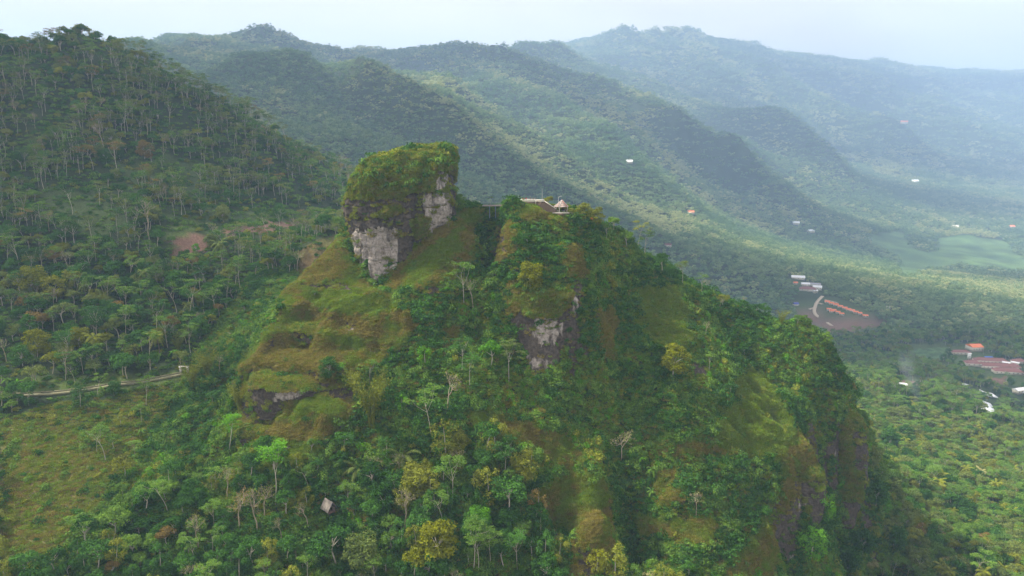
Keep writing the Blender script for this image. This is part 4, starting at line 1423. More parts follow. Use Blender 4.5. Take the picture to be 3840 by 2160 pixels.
d_sh = np.where(grassy, np.where(clusters > 0.3, 0.24, np.where(cen1[:, 0] > -55, 0.085, 0.03)), 0.42) * np.where(rockf, 0.03, 1) * vis1
d_sh = np.where(fz['olive'] & (cen1[:, 1] < 240), d_sh + 0.02, d_sh)
Ps, Ns, fs = sample_faces(PG1, Fg1, d_sh)
big = RNG.random(len(Ps))
gr = grassy[fs]
sc_ = (0.5 + 1.1 * big ** 2.5) * np.where(gr, 0.62, 1.0)
cl2 = fbm(Ps[:, 0] / 16 + 9, Ps[:, 1] / 16, Ps[:, 2] / 16, 3) + RNG.normal(size=len(Ps)) * 0.28
ix = np.where(cl2 < -0.15, RNG.integers(0, 2, len(Ps)), np.where(cl2 < 0.30, RNG.choice([1, 2, 3, 4], len(Ps)), np.where(cl2 < 0.55, RNG.choice([2, 4, 7], len(Ps)), RNG.choice([5, 6, 7], len(Ps)))))
ix = np.where(gr, RNG.choice([2, 6, 6, 7, 4], len(Ps)), ix)
plat_ = (Ps[:, 0] > 2) & (Ps[:, 0] < 25) & (Ps[:, 1] > 313) & (Ps[:, 1] < 333)
sc_ = np.where(plat_, np.minimum(sc_, 0.38), sc_)
R_ = tilt(Ns, 0.55)
R_[:, 2] += RNG.normal(size=len(Ps)) * 0.9
Pw = to_world(Ps - Ns * 0.1)
SH_P, SH_R, SH_S, SH_I = [Pw], [R_], [sc_], [ix]

d_tf = np.where(grassy, 4.0, 0.6) * np.where(fz['rock'], 0.10, 1) * np.where(fz['soil'], 0.12, 1) * vis1
Pt, Nt, ft = sample_faces(PG1, Fg1, d_tf)
r = RNG.random(len(Pt))
nzt = fbm(Pt[:, 0] / 7, Pt[:, 1] / 7, Pt[:, 2] / 5, 3) + RNG.normal(size=len(Pt)) * 0.22
it = np.where(fz['bright'][ft], np.where(r < 0.75, 4, 0), np.where(fz['brown'][ft], np.where(r < 0.7, 2, 0), np.where(nzt > 0.22, 2, np.where(nzt < -0.35, 4, 0))))
it = np.where(~grassy[ft], RNG.choice([0, 4, 4, 4, 2], len(Pt)), it) + RNG.integers(0, 2, len(Pt))
TF_P, TF_R, TF_S, TF_I = [to_world(Pt)], [tilt(Nt, 0.45)], [0.7 + 0.8 * RNG.random(len(Pt))], [it]

for (V, Fa, g, vn, nm) in ROCKS:
    fg = g[Fa].mean(1)
    fc = V[Fa].mean(1)
    above = (fc[:, 2] > ground(fc[:, 0], fc[:, 1]) - 0.5) & (fc[:, 1] < 360)
    nrf, _ = face_normals(V, Fa)
    if np.mean(np.sum(nrf * (fc - V.mean(0)), 1)) < 0:
        nrf = -nrf
    topz = V[:, 2].max()
    dens = np.where(fg > 0.5, 3.6, np.where(fbm(fc[:, 0] / 4, fc[:, 1] / 4, fc[:, 2] / 2.5, 3) > 0.5, 0.4, 0.01)) * above
    P_, _, f_ = sample_faces(V, Fa, dens)
    n_ = nrf[f_]
    rr = RNG.random(len(P_))
    TF_P.append(to_world(P_))
    TF_R.append(tilt(n_, 0.5))
    TF_S.append(0.9 + 0.9 * RNG.random(len(P_)))
    TF_I.append(np.where(rr < 0.6, 0, np.where(rr < 0.8, 2, 4)) + RNG.integers(0, 2, len(P_)))
    big_cap = nm == 'summit_rock'
    pxx, pyy = project(fc)
    cap = (fg > 0.5) & (~big_cap | ((pyy / Q < 484) & (nrf[:, 2] > 0.26))) & above
    dens = np.where(cap, 0.7 if big_cap else 0.4, 0.012) * above
    P_, _, f_ = sample_faces(V, Fa, dens)
    n_ = nrf[f_]
    SH_P.append(to_world(P_ - n_ * 0.2))
    SH_R.append(tilt(n_, 0.4))
    SH_S.append((0.5 + 0.9 * RNG.random(len(P_)) ** 2.0 + 0.8 * (RNG.random(len(P_)) < 0.05)) * (1.0 if big_cap else 0.75))
    SH_I.append(RNG.choice([6, 6, 6, 2, 3, 6, 0, 4], len(P_)))
scatter('shrubbery', np.concatenate(SH_P), np.concatenate(SH_R), np.concatenate(SH_S), np.concatenate(SH_I), shr, label='dense dark green shrubs covering the steep hill')
scatter('grass', np.concatenate(TF_P), np.concatenate(TF_R), np.concatenate(TF_S), np.concatenate(TF_I), tur, label='olive and brown grass on the ledges of the hill')

# ------------------------------------------------------------------ clear spots: buildings and paths keep the trees away
KEEP = []     # (x, y, radius)


def jitter_grid(x0, x1, y0, y1, st, rng=RNG):
    X, Y = np.meshgrid(np.arange(x0, x1, st), np.arange(y0, y1, st))
    X = X.ravel() + (rng.random(X.size) - 0.5) * st * 0.95
    Y = Y.ravel() + (rng.random(Y.size) - 0.5) * st * 0.95
    return X, Y


def zone_open(P):
    Zn = zones(P)
    return Zn['clear'] | Zn['field'] | Zn['soil'], Zn

# ------------------------------------------------------------------ man-made things on the hill
CREAM = plain('cream_plaster', (0.62, 0.57, 0.48), 0.8, 0.15)
WHITE = plain('white_paint', (0.80, 0.79, 0.76), 0.6, 0.08)
DECK = plain('grey_pink_deck_boards', (0.34, 0.28, 0.27), 0.8, 0.2)
STEEL = plain('blue_grey_steel', (0.14, 0.19, 0.23), 0.5, 0.15)
WOODP = plain('brown_post_wood', (0.20, 0.12, 0.08), 0.8, 0.25)
STONEW = plain('rough_brown_stone', (0.15, 0.105, 0.075), 0.95, 0.45, 2.5)
CONC = plain('stained_concrete', (0.42, 0.39, 0.34), 0.9, 0.25)
DARKC = plain('black_cloth', (0.012, 0.014, 0.03), 0.9, 0.2)
REDC = plain('pink_red_cloth', (0.75, 0.07, 0.11), 0.85, 0.15)
SKIN = plain('skin', (0.30, 0.17, 0.11), 0.7, 0.1)
HAIR = plain('black_hair', (0.012, 0.010, 0.010), 0.6, 0.1)
NAVY = plain('navy_trousers', (0.03, 0.035, 0.07), 0.9, 0.2)
SHINGLE = plain('weathered_shingles', (0.27, 0.21, 0.185), 0.9, 0.3)
RIDGE = plain('white_ridge_cap', (0.60, 0.56, 0.54), 0.7, 0.08)
TERRA = plain('terracotta_ridge', (0.42, 0.15, 0.11), 0.8, 0.2)
THATCH = plain('weathered_thatch', (0.27, 0.235, 0.20), 0.95, 0.3, 3.0)
ORANGE = plain('orange_roof_tiles', (0.72, 0.19, 0.075), 0.75, 0.14)
ORANGEW = plain('orange_painted_slats', (0.62, 0.20, 0.03), 0.7, 0.2)
MAROON = plain('maroon_roof_tiles', (0.20, 0.085, 0.075), 0.85, 0.25)
SHEET = plain('pale_metal_roof', (0.78, 0.78, 0.80), 0.5, 0.08)
GREYR = plain('grey_metal_roof', (0.30, 0.30, 0.34), 0.6, 0.12)
BLUE = plain('blue_tarpaulin', (0.03, 0.14, 0.60), 0.6, 0.12)
BLUED = plain('dark_blue_roof', (0.04, 0.06, 0.32), 0.6, 0.15)
GLASS = plain('dark_window_glass', (0.03, 0.035, 0.04), 0.2, 0.1)
PATH = plain('sandy_dirt_track', (0.42, 0.34, 0.25), 0.95, 0.18)
WALLST = plain('mossy_path_wall', (0.21, 0.20, 0.11), 0.95, 0.35, 0.8)


def wp(px, py, Y):
    a = W(px, py, Y)
    return np.array([a[0], a[1], a[2] + CAMZ])


def lerp(a, b, t):
    return np.array(a) * (1 - t) + np.array(b) * t


# the viewing platform
YP = 322.0
zt = wp(1960, 755, YP)[2]                      # walking level
xl, xr = wp(1931, 755, YP)[0], wp(2008, 755, YP)[0]
x2, x3 = wp(2041, 755, YP)[0], wp(2085, 755, YP)[0]
plat = empty('viewing_platform', ((xl + xr) / 2, YP + 2.5, zt))
tag(plat, 'cream concrete viewing platform with low parapets on top of the central bluff', 'platform')
inv = -np.array(plat.location)


def pb(mb, name, mat, parent=plat):
    o = mb.build(name, mat, parent)
    o.location = tuple(inv)
    return o


pb(MB().box(((xl + xr) / 2, YP + 2.5, zt - 0.12), (xr - xl + 0.3, 5.2, 0.24)), 'deck_slab', CREAM)
pb(MB().box(((xr + x2) / 2 + 0.15, YP + 2.9, zt - 0.14), (x2 - xr - 0.02, 4.4, 0.22)), 'deck_slab', CREAM)
pb(MB().box(((xl + xr) / 2, YP + 2.5, zt - 2.3), (xr - xl, 4.9, 4.1)), 'retaining_wall', STONEW)
pb(MB().box(((xr + x2) / 2 + 0.2, YP + 3.0, zt - 2.5), (x2 - xr, 4.0, 4.4)), 'retaining_wall', STONEW)
for (a, b, yy) in ((xl, xr, YP - 0.05), (xr + 0.25, x2, YP + 0.75)):
    pb(MB().box(((a + b) / 2, yy, zt + 0.34), (b - a, 0.22, 0.68)), 'parapet', CREAM)
    pb(MB().box(((a + b) / 2, yy, zt + 0.73), (b - a + 0.2, 0.36, 0.10)), 'coping', WHITE)
pb(MB().box(((xl + xr) / 2, YP + 5.0, zt + 0.34), (xr - xl, 0.22, 0.68)), 'parapet', CREAM)
pb(MB().bar((xr + 0.12, YP - 0.3, zt + 0.75), (xr + 0.12, YP - 0.3, zt - 1.4), 0.24), 'pillar', CREAM)
for px_ in (1931, 2000, 2009, 1990):
    x_ = wp(px_, 750, YP)[0]
    pb(MB().bar((x_, YP + (0.2 if px_ != 1990 else 4.9), zt), (x_, YP + (0.2 if px_ != 1990 else 4.9), zt + 1.75), 0.16), 'post', WOODP)
pb(MB().add([(xl - 2.2, YP + 0.4, zt - 0.3), (xl, YP - 0.2, zt - 0.3), (xl, YP + 3, zt - 0.3), (xl - 1.9, YP + 2.6, zt - 0.3), (xl - 2.0, YP + 0.6, zt + 0.22), (xl, YP, zt + 0.42), (xl, YP + 3, zt + 0.42), (xl - 1.7, YP + 2.4, zt + 0.22)],
            [(0, 3, 2, 1), (4, 5, 6, 7), (0, 1, 5, 4), (1, 2, 6, 5), (2, 3, 7, 6), (3, 0, 4, 7)]), 'landing', CREAM)
# stairway slab going down to the pavilion
A, B = wp(2041, 756, YP + 0.4), wp(2086, 786, YP + 0.4)
st = MB()
for k in range(12):
    p = lerp(A, B, (k + 0.5) / 12)
    st.box((p[0], p[1] + 1.0, p[2] - 0.2), ((B[0] - A[0]) / 12 + 0.02, 1.6, 0.3))
pb(st, 'stairs', CONC)
pb(MB().bar(A + (0, 0, 0.3), B + (0, 0, 0.3), 0.2, 0.36), 'stair_parapet', CREAM)
V = [A + (0.1, .15, 0.1), B + (0, .15, 0.1), B + (-0.4, .15, -1.6), wp(2030, 797, YP + .4), wp(2012, 778, YP + .4)]
V += [v + np.array((0, 3.2, 0)) for v in V]
mb = MB().add(V, [(0, 1, 2), (0, 2, 3), (0, 3, 4), (5, 7, 6), (5, 8, 7), (5, 9, 8)])
mb.add(V, [(0, 5, 6, 1), (1, 6, 7, 2), (2, 7, 8, 3), (3, 8, 9, 4), (4, 9, 5, 0)])
pb(mb, 'stone_embankment', STONEW)

pole = empty('pole', tuple(wp(2033, 749, YP + 1.2)))
tag(pole, 'tall thin pale pole standing on the right end of the viewing platform', 'pole')
MB().tube([(0, 0, -0.3), (0, 0, 5.0)], [0.07, 0.045], 6).build('shaft', CREAM, pole)
MB().box((0, 0, 0.1), (0.3, 0.3, 0.4)).build('foot', CONC, pole)

# the lookout pavilion
YV = 325.0
pc = wp(2104, 796, YV)
pav = empty('pavilion', tuple(pc))
tag(pav, 'open sided pavilion with a shingled tent roof and white ridges', 'pavilion')
rt = wp(2107, 750, YV)[2] - pc[2]
re = wp(2104, 775, YV)[2] - pc[2]
R0 = (wp(2134, 775, YV)[0] - wp(2074, 775, YV)[0]) / 2
tip = np.array([0.3, 0, rt])
eav = [np.array([R0 * math.cos(math.radians(60 * k + 12)), R0 * math.sin(math.radians(60 * k + 12)), re]) for k in range(6)]
for k in range(6):
    a, b = eav[k], eav[(k + 1) % 6]
    g = MB()
    for q in range(4):                          # four courses of shingles to a side
        f0, f1 = q / 4, (q + 1) / 4
        P4 = [lerp(a, tip, f0), lerp(b, tip, f0), lerp(b, tip, f1), lerp(a, tip, f1)]
        up = np.array([0, 0, 0.10])
        P8 = [P4[0], P4[1], P4[2] + (0, 0, 0), P4[3]] + [P4[0] + up, P4[1] + up, P4[2] + (0, 0, 0.02), P4[3] + (0, 0, 0.02)]
        g.add(P8, [(0, 3, 2, 1), (4, 5, 6, 7), (0, 1, 5, 4), (1, 2, 6, 5), (2, 3, 7, 6), (3, 0, 4, 7)])
    g.build('roof_panel', SHINGLE, pav)
for k in range(6):
    MB().bar(eav[k] + (0, 0, 0.1), tip + (0, 0, 0.1), 0.17, 0.10).build('ridge', RIDGE if k in (4, 0, 3) else TERRA, pav)
for k in range(6):
    e = eav[k] * np.array([0.84, 0.84, 0])
    MB().bar(e + (0, 0, 0.12), e + (0, 0, re + 0.35), 0.24).build('post', WOODP if k % 2 else CREAM, pav)
for k in (0, 1, 2, 3, 5):
    e, f = eav[k] * np.array([0.84, 0.84, 0]), eav[(k + 1) % 6] * np.array([0.84, 0.84, 0])
    m = MB().bar(e + (0, 0, 0.95), f + (0, 0, 0.95), 0.10)
    for q in range(1, 6):
        p = lerp(e, f, q / 6)
        m.bar(p + (0, 0, 0.15), p + (0, 0, 0.9), 0.06)
    m.build('railing', CREAM, pav)
MB().box((-0.2, -0.2, 0), (2 * R0 + 0.4, 2 * R0 - 0.6, 0.3)).build('floor_slab', CREAM, pav)
MB().box((-0.2, 0, -1.4), (2 * R0 - 0.4, 2 * R0 - 1.6, 2.5)).build('foundation', STONEW, pav)
MB().box((-R0 - 2.6, 0.2, -0.32), (5.2, 3.4, 0.3)).box((-R0 - 2.4, 0.6, -1.6), (4.8, 2.6, 2.3)).build('terrace', CREAM, pav)
MB().box((0.9, 0.6, 0.45), (1.4, 0.8, 0.6)).build('bench', CREAM, pav)
ant = empty('lamp_post', tuple(wp(2094, 775, YV + 2.5)))
tag(ant, 'white lamp arm sticking up behind the pavilion roof', 'street lamp', 'lamps on the summit')
MB().tube([(0, 0, -2), (0, 0, 4.3)], [0.08, 0.05], 5).build('post', WHITE, ant)
MB().tube([(0, 0, 4.25), (0.5, 0, 4.6), (1.0, 0, 4.7)], 0.05, 5).build('arm', WHITE, ant)
MB().box((1.15, 0, 4.68), (0.45, 0.2, 0.1)).build('lamp_head', WHITE, ant)
lp = empty('lamp_post', tuple(wp(2172, 806, 333)))
tag(lp, 'slim white lamp post beside the white wall right of the pavilion', 'street lamp', 'lamps on the summit')
MB().tube([(0, 0, -1), (0, 0, 4.6)], [0.08, 0.05], 5).build('post', WHITE, lp)
MB().tube([(0, 0, 4.5), (0.5, 0, 4.9), (0.9, 0, 4.95)], 0.05, 5).build('arm', WHITE, lp)
MB().box((1.05, 0, 4.92), (0.45, 0.2, 0.1)).build('lamp_head', WHITE, lp)

# the footbridge
YB = 329.5
a, b = wp(1813, 769, YB), wp(1886, 769, YB)
br = empty('footbridge', tuple((a + b) / 2))
tag(br, 'small footbridge with blue-grey rails crossing the dark gully', 'bridge')
Lb = b[0] - a[0]
nb = 22
pm = MB().box((0, 0, 0), (Lb / nb * 0.9, 1.9, 0.10)).mesh('deck_board', (DECK,))
for k in range(nb):
    link('deck_board', pm, br, (-Lb / 2 + (k + 0.5) * Lb / nb, 0, 0.02))
MB().box((0, -0.85, -0.28), (Lb + 1.2, 0.16, 0.44)).build('girder', DECK, br)
MB().box((0, 0.85, -0.28), (Lb + 1.2, 0.16, 0.44)).build('girder', STEEL, br)
for s in (-1, 1):
    for k in range(6):
        x_ = -Lb / 2 + k * Lb / 5
        MB().bar((x_, s * 0.98, -0.1), (x_, s * 0.98, 1.45), 0.09).build('rail_post', STEEL, br)
    for zz in (0.45, 0.8, 1.15, 1.42):
        MB().bar((-Lb / 2 - 0.1, s * 0.98, zz), (Lb / 2 + 0.1, s * 0.98, zz), 0.06).build('rail', STEEL, br)
for px_ in (1836, 1858):
    x_ = wp(px_, 780, YB)[0] - br.location[0]
    MB().tube([(x_, 0, -6), (x_, 0, -1.2), (x_ - 0.05, 0, -0.5)], [0.26, 0.22, 0.36], 8).build('pier', STEEL, br)

# white stair wall with the slatted orange seat
wv = empty('stair_wall', tuple(wp(2190, 818, 336)))
tag(wv, 'stepped white wall running down from the pavilion', 'wall')
Aw, Bw = wp(2153, 803, 336) - np.array(wv.location), wp(2228, 836, 338) - np.array(wv.location)
for k in range(9):
    p, q = lerp(Aw, Bw, k / 9), lerp(Aw, Bw, (k + 1) / 9)
    MB().box(((p[0] + q[0]) / 2, (p[1] + q[1]) / 2, (p[2] + q[2]) / 2 - 0.1 + 0.12 * (k % 2)), (q[0] - p[0] - 0.02, 0.35, 0.85)).build('wall_block', WHITE, wv)
on = empty('nest_seat', tuple(wp(2216, 829, 337)))
tag(on, 'round orange slatted nest seat at the foot of the white wall', 'seat')
for k in range(5):
    r_ = (0.75, 1.05, 1.2, 1.15, 0.85)[k]
    an = np.linspace(0, 2 * math.pi, 13)
    MB().tube(np.stack([r_ * np.cos(an), r_ * np.sin(an), np.full(13, 0.25 + k * 0.36)], 1), 0.13, 4).build('hoop', ORANGEW, on)
MB().tube([(0, 0, 0.1), (0, 0, 0.3)], [0.7, 0.75], 10).build('base', WOODP, on)


# people: one skin-modifier body each
def person(loc, rz, joints, edges, label, shirt, legs, headp):
    root = empty('person', loc, rz)
    tag(root, label, 'person')

    def skinned(name, pts, ed, rads, mat):
        me = bpy.data.meshes.new(name)
        me.from_pydata([tuple(p) for p in pts], ed, [])
        me.materials.append(mat)
        o = link(name, me, root)
        md = o.modifiers.new('skin', 'SKIN')
        for i, r in enumerate(rads):
            me.skin_vertices[0].data[i].radius = (r, r)
        me.skin_vertices[0].data[0].use_root = True
        sb = o.modifiers.new('smooth', 'SUBSURF')
        sb.levels = sb.render_levels = 1
        return o
    pts = [j[:3] for j in joints]
    rad = [j[3] for j in joints]
    skinned('body', pts, edges, rad, SKIN)
    # clothing: the same chains a little wider
    sh = [i for i, j in enumerate(joints) if j[4] in ('s', 'b')]
    lg = [i for i, j in enumerate(joints) if j[4] in ('l', 'b')]
    for nm, ids, mat in (('shirt', sh, shirt), ('trousers', lg, legs)):
        mp = {a: k for k, a in enumerate(ids)}
        skinned(nm, [pts[i] for i in ids], [(mp[a], mp[b]) for a, b in edges if a in mp and b in mp], [rad[i] + 0.025 for i in ids], mat)
    hd = MB()
    an = np.linspace(0, 2 * math.pi, 9)[:-1]
    rows = [(-0.12, 0.05), (-0.06, 0.085), (0.02, 0.098), (0.08, 0.085), (0.115, 0.04)]
    V = [(headp[0] + r * math.cos(t), headp[1] + 1.12 * r * math.sin(t), headp[2] + z) for z, r in rows for t in an]
    hd.add(V, [(i * 8 + j, i * 8 + (j + 1) % 8, (i + 1) * 8 + (j + 1) % 8, (i + 1) * 8 + j) for i in range(4) for j in range(8)])
    hd.build('head', SKIN, root)
    hh = MB()
    V = [(headp[0] + (r + 0.018) * math.cos(t), headp[1] + 0.02 + 1.12 * (r + 0.012) * math.sin(t), headp[2] + z + 0.02) for z, r in rows[1:] for t in an]
    hh.add(V, [(i * 8 + j, i * 8 + (j + 1) % 8, (i + 1) * 8 + (j + 1) % 8, (i + 1) * 8 + j) for i in range(3) for j in range(8)])
    hh.add([V[24 + j] for j in range(8)] + [(headp[0], headp[1] + 0.02, headp[2] + 0.15)], [(j, (j + 1) % 8, 8) for j in range(8)])
    hh.build('hair', HAIR, root)


def figure(hip, chest, neck, kneeL, footL, kneeR, footR, elbL, hanL, elbR, hanR):
    J = [(*hip, 0.13, 'b'), (*chest, 0.15, 's'), (*neck, 0.07, 's')]
    shL, shR = np.array(chest) + (-0.19, 0, 0.10), np.array(chest) + (0.19, 0, 0.10)
    J += [(*shL, 0.065, 's'), (*elbL, 0.048, 's'), (*hanL, 0.035, 'n'), (*shR, 0.065, 's'), (*elbR, 0.048, 's'), (*hanR, 0.035, 'n')]
    hL, hR = np.array(hip) + (-0.11, 0, -0.07), np.array(hip) + (0.11, 0, -0.07)
    J += [(*hL, 0.095, 'l'), (*kneeL, 0.07, 'l'), (*footL, 0.045, 'l'), (*hR, 0.095, 'l'), (*kneeR, 0.07, 'l'), (*footR, 0.045, 'l')]
    tl, tr = np.array(footL) + (0, -0.2, -0.03), np.array(footR) + (0, -0.2, -0.03)
    J += [(*tl, 0.035, 'n'), (*tr, 0.035, 'n')]
    E = [(0, 1), (1, 2), (1, 3), (3, 4), (4, 5), (1, 6), (6, 7), (7, 8), (0, 9), (9, 10), (10, 11), (0, 12), (12, 13), (13, 14), (11, 15), (14, 16)]
    return J, E


J, E = figure((0, 0, 0.95), (0, -0.02, 1.32), (0, -0.03, 1.53), (-0.12, 0.0, 0.50), (-0.13, 0.02, 0.07), (0.38, -0.12, 0.86), (0.42, -0.05, 0.45), (-0.36, -0.12, 1.14), (-0.2, -0.3, 1.0), (0.40, -0.15, 1.2), (0.42, -0.35, 1.05))
xp = wp(1948, 750, YP)[0]
person((xp, YP + 0.55, zt + 0.02), 0.2, J, E, 'person in dark clothes standing with one foot up at the platform parapet', DARKC, DARKC, (0.0, -0.05, 1.64))
J, E = figure((0, 0, 0.78), (0, 0.05, 1.14), (0, 0.06, 1.33), (-0.12, -0.42, 0.80), (-0.14, -0.46, 0.36), (0.14, -0.42, 0.80), (0.16, -0.46, 0.36), (-0.36, 0.06, 0.96), (-0.2, -0.2, 0.84), (0.36, 0.06, 0.96), (0.2, -0.2, 0.84))
xp = wp(1962, 750, YP)[0]
person((xp, YP + 0.0, zt + 0.10), 3.14, J, E, 'person in a pink-red top sitting on the parapet beside the standing person', REDC, NAVY, (0.0, 0.06, 1.45))
J, E = figure((0, 0, 0.78), (0.02, 0.05, 1.14), (0.02, 0.06, 1.33), (-0.12, -0.42, 0.80), (-0.14, -0.46, 0.36), (0.14, -0.42, 0.80), (0.16, -0.46, 0.36), (-0.36, 0.06, 0.96), (-0.3, -0.2, 0.84), (0.40, 0.0, 1.0), (0.42, -0.25, 1.1))
xp = wp(1973, 750, YP)[0]
person((xp, YP + 0.0, zt + 0.18), 3.3, J, E, 'person in a pink-red top sitting on the parapet, rightmost of the group', REDC, NAVY, (0.02, 0.07, 1.46))
J, E = figure((0, 0, 0.95), (0, 0, 1.32), (0, 0, 1.53), (-0.12, -0.02, 0.50), (-0.13, 0.02, 0.07), (0.12, -0.03, 0.50), (0.14, 0.0, 0.07), (-0.45, -0.1, 1.36), (-0.66, -0.15, 1.42), (0.45, -0.1, 1.36), (0.66, -0.15, 1.42))
pp = wp(2111, 795, YV - 1.0)
person((pp[0], pp[1], pc[2] + 0.16), 0.1, J, E, 'person in black with both arms spread inside the pavilion', DARKC, DARKC, (0.0, -0.01, 1.64))

# thatched hut on stilts low on the slope
hp = pix_ground(1236, 1932)
hut = empty('thatched_hut', (hp[0], hp[1], hp[2] + CAMZ + 0.4), -0.75)
tag(hut, 'small hut with a weathered pale thatched roof among the trees', 'hut')
HS = 1.25
for sx in (-1, 1):
    for sy in (-1, 1):
        MB().bar((sx * 1.3 * HS, sy * 1.0 * HS, -1.5), (sx * 1.3 * HS, sy * 1.0 * HS, 2.6 * HS), 0.14).build('stilt', WOODP, hut)
MB().box((0, 0, 1.0 * HS), (2.9 * HS, 2.2 * HS, 0.12)).build('floor', WOODP, hut)
MB().box((0, 1.0 * HS, 1.6 * HS), (2.7 * HS, 0.08, 1.2 * HS)).box((-1.3 * HS, 0, 1.6 * HS), (0.08, 1.9 * HS, 1.2 * HS)).build('wall', THATCH, hut)
for sg in (-1, 1):
    for q in range(8):
        x0_ = (-2.0 + q * 0.5) * HS
        m = MB()
        zt0 = 4.5 * HS + 0.05 * math.sin(q * 2.1)
        ye, ze = sg * (1.75 + 0.08 * math.sin(q * 3)) * HS, 1.85 * HS + 0.06 * math.cos(q * 4)
        m.add([(x0_, 0, zt0), (x0_ + 0.49 * HS, 0, zt0), (x0_ + 0.49 * HS, ye, ze), (x0_, ye, ze), (x0_, 0, zt0 - 0.16), (x0_ + 0.49 * HS, 0, zt0 - 0.16), (x0_ + 0.49 * HS, ye, ze - 0.16), (x0_, ye, ze - 0.16)],
              [(0, 1, 2, 3), (7, 6, 5, 4), (0, 4, 5, 1), (1, 5, 6, 2), (2, 6, 7, 3), (3, 7, 4, 0)])
        m.build('thatch_panel', THATCH, hut)
KEEP.append((hp[0], hp[1], 3.0))
for f in (-2.5, -5.0, -7.5):
    KEEP.append((hp[0] * (1 + f / hp[1]), hp[1] + f, 3.0))


# paths draped on the land
def drape(name, pix, width, mat, lift=0.25, kind='structure', wall=None, keep=True, label=None, step=2.5, z0=None):
    pts = [pix_ground(*p) for p in pix]
    out = []
    for a, b in zip(pts[:-1], pts[1:]):
        n = max(2, int(np.linalg.norm(np.array(b) - np.array(a)) / step))
        for k in range(n):
            out.append(lerp(a, b, k / n))
    out.append(np.array(pts[-1]))
    out = np.array(out)
    for _ in range(3):
        out[1:-1] = (out[:-2] + out[1:-1] * 2 + out[2:]) / 4
    out[:, 2] = ground(out[:, 0], out[:, 1])
    T = np.gradient(out, axis=0)
    T[:, 2] = 0
    T /= np.linalg.norm(T, axis=1)[:, None]
    S = np.stack([-T[:, 1], T[:, 0], np.zeros(len(T))], 1)
    L_, R2 = out + S * width / 2, out - S * width / 2
    for E_ in (L_, R2):
        E_[:, 2] = np.maximum(ground(E_[:, 0], E_[:, 1]), out[:, 2]) + lift
    n = len(out)
    Vv = to_world(np.concatenate([L_, R2, L_ - (0, 0, 1.2), R2 - (0, 0, 1.2)]))
    Fa = [(i, i + 1, n + i + 1, n + i) for i in range(n - 1)] + [(2 * n + i, 2 * n + i + 1, i + 1, i) for i in range(n - 1)] + [(n + i, n + i + 1, 3 * n + i + 1, 3 * n + i) for i in range(n - 1)]
    o = link(name, mesh_from(name, Vv, np.array(Fa), (mat,)))
    tag(o, label, None, None, kind)
    if keep:
        for p in out[::2]:
            KEEP.append((p[0], p[1], width / 2 + 2.2))
    return o, out, S


tr1, cen, S_ = drape('footpath', [(0, 1490), (200, 1478), (330, 1462), (480, 1440), (600, 1420), (690, 1402)], 1.7, WALLST, 0.15)
for sgn, nm_, lb in ((1, 'path_wall', 'low pale wall on the uphill side of the left footpath'), (-1, 'path_wall', 'low pale wall on the downhill side of the left footpath')):
    wl_ = empty(nm_, tuple(to_world(cen[len(cen) // 2:len(cen) // 2 + 1])[0]))
    tag(wl_, lb, 'wall')
    c_ = cen + S_ * sgn * 1.2
    c_[:, 2] = np.maximum(ground(c_[:, 0], c_[:, 1]), cen[:, 2])
    c_ = to_world(c_) - np.array(wl_.location)
    for k in range(0, len(c_) - 1, 2):
        q = c_[min(k + 2, len(c_) - 1)]
        MB().bar(c_[k] + (0, 0, 0.35), lerp(c_[k], q, 0.985) + (0, 0, 0.1), 0.3, 0.8).build('wall_segment', WALLST, wl_)
gt = pix_ground(692, 1400)
gate = empty('gate_post', (gt[0], gt[1], gt[2] + CAMZ))
tag(gate, 'pale stone gateway at the end of the left footpath', 'gateway')
for sx in (-1.6, 1.6):
    MB().box((sx, 0, 1.3), (0.8, 0.8, 3.2)).build('pier', CONC, gate)
    MB().box((sx, 0, 3.0), (1.1, 1.1, 0.3)).build('cap', WHITE, gate)
MB().box((0, 0, 3.3), (4.6, 0.7, 0.3)).build('beam', CONC, gate)
KEEP.append((gt[0], gt[1], 4))
for f in range(1, 5):
    KEEP.append((gt[0] * (1 - f * 4 / gt[1]), gt[1] - f * 4, 3.5))
drape('stair_path', [(800, 1325), (825, 1290), (848, 1262), (862, 1250)], 2.0, WALLST, 0.5)
drape('stair_path', [(815, 1440), (845, 1425), (875, 1412)], 1.2, WALLST, 0.5)


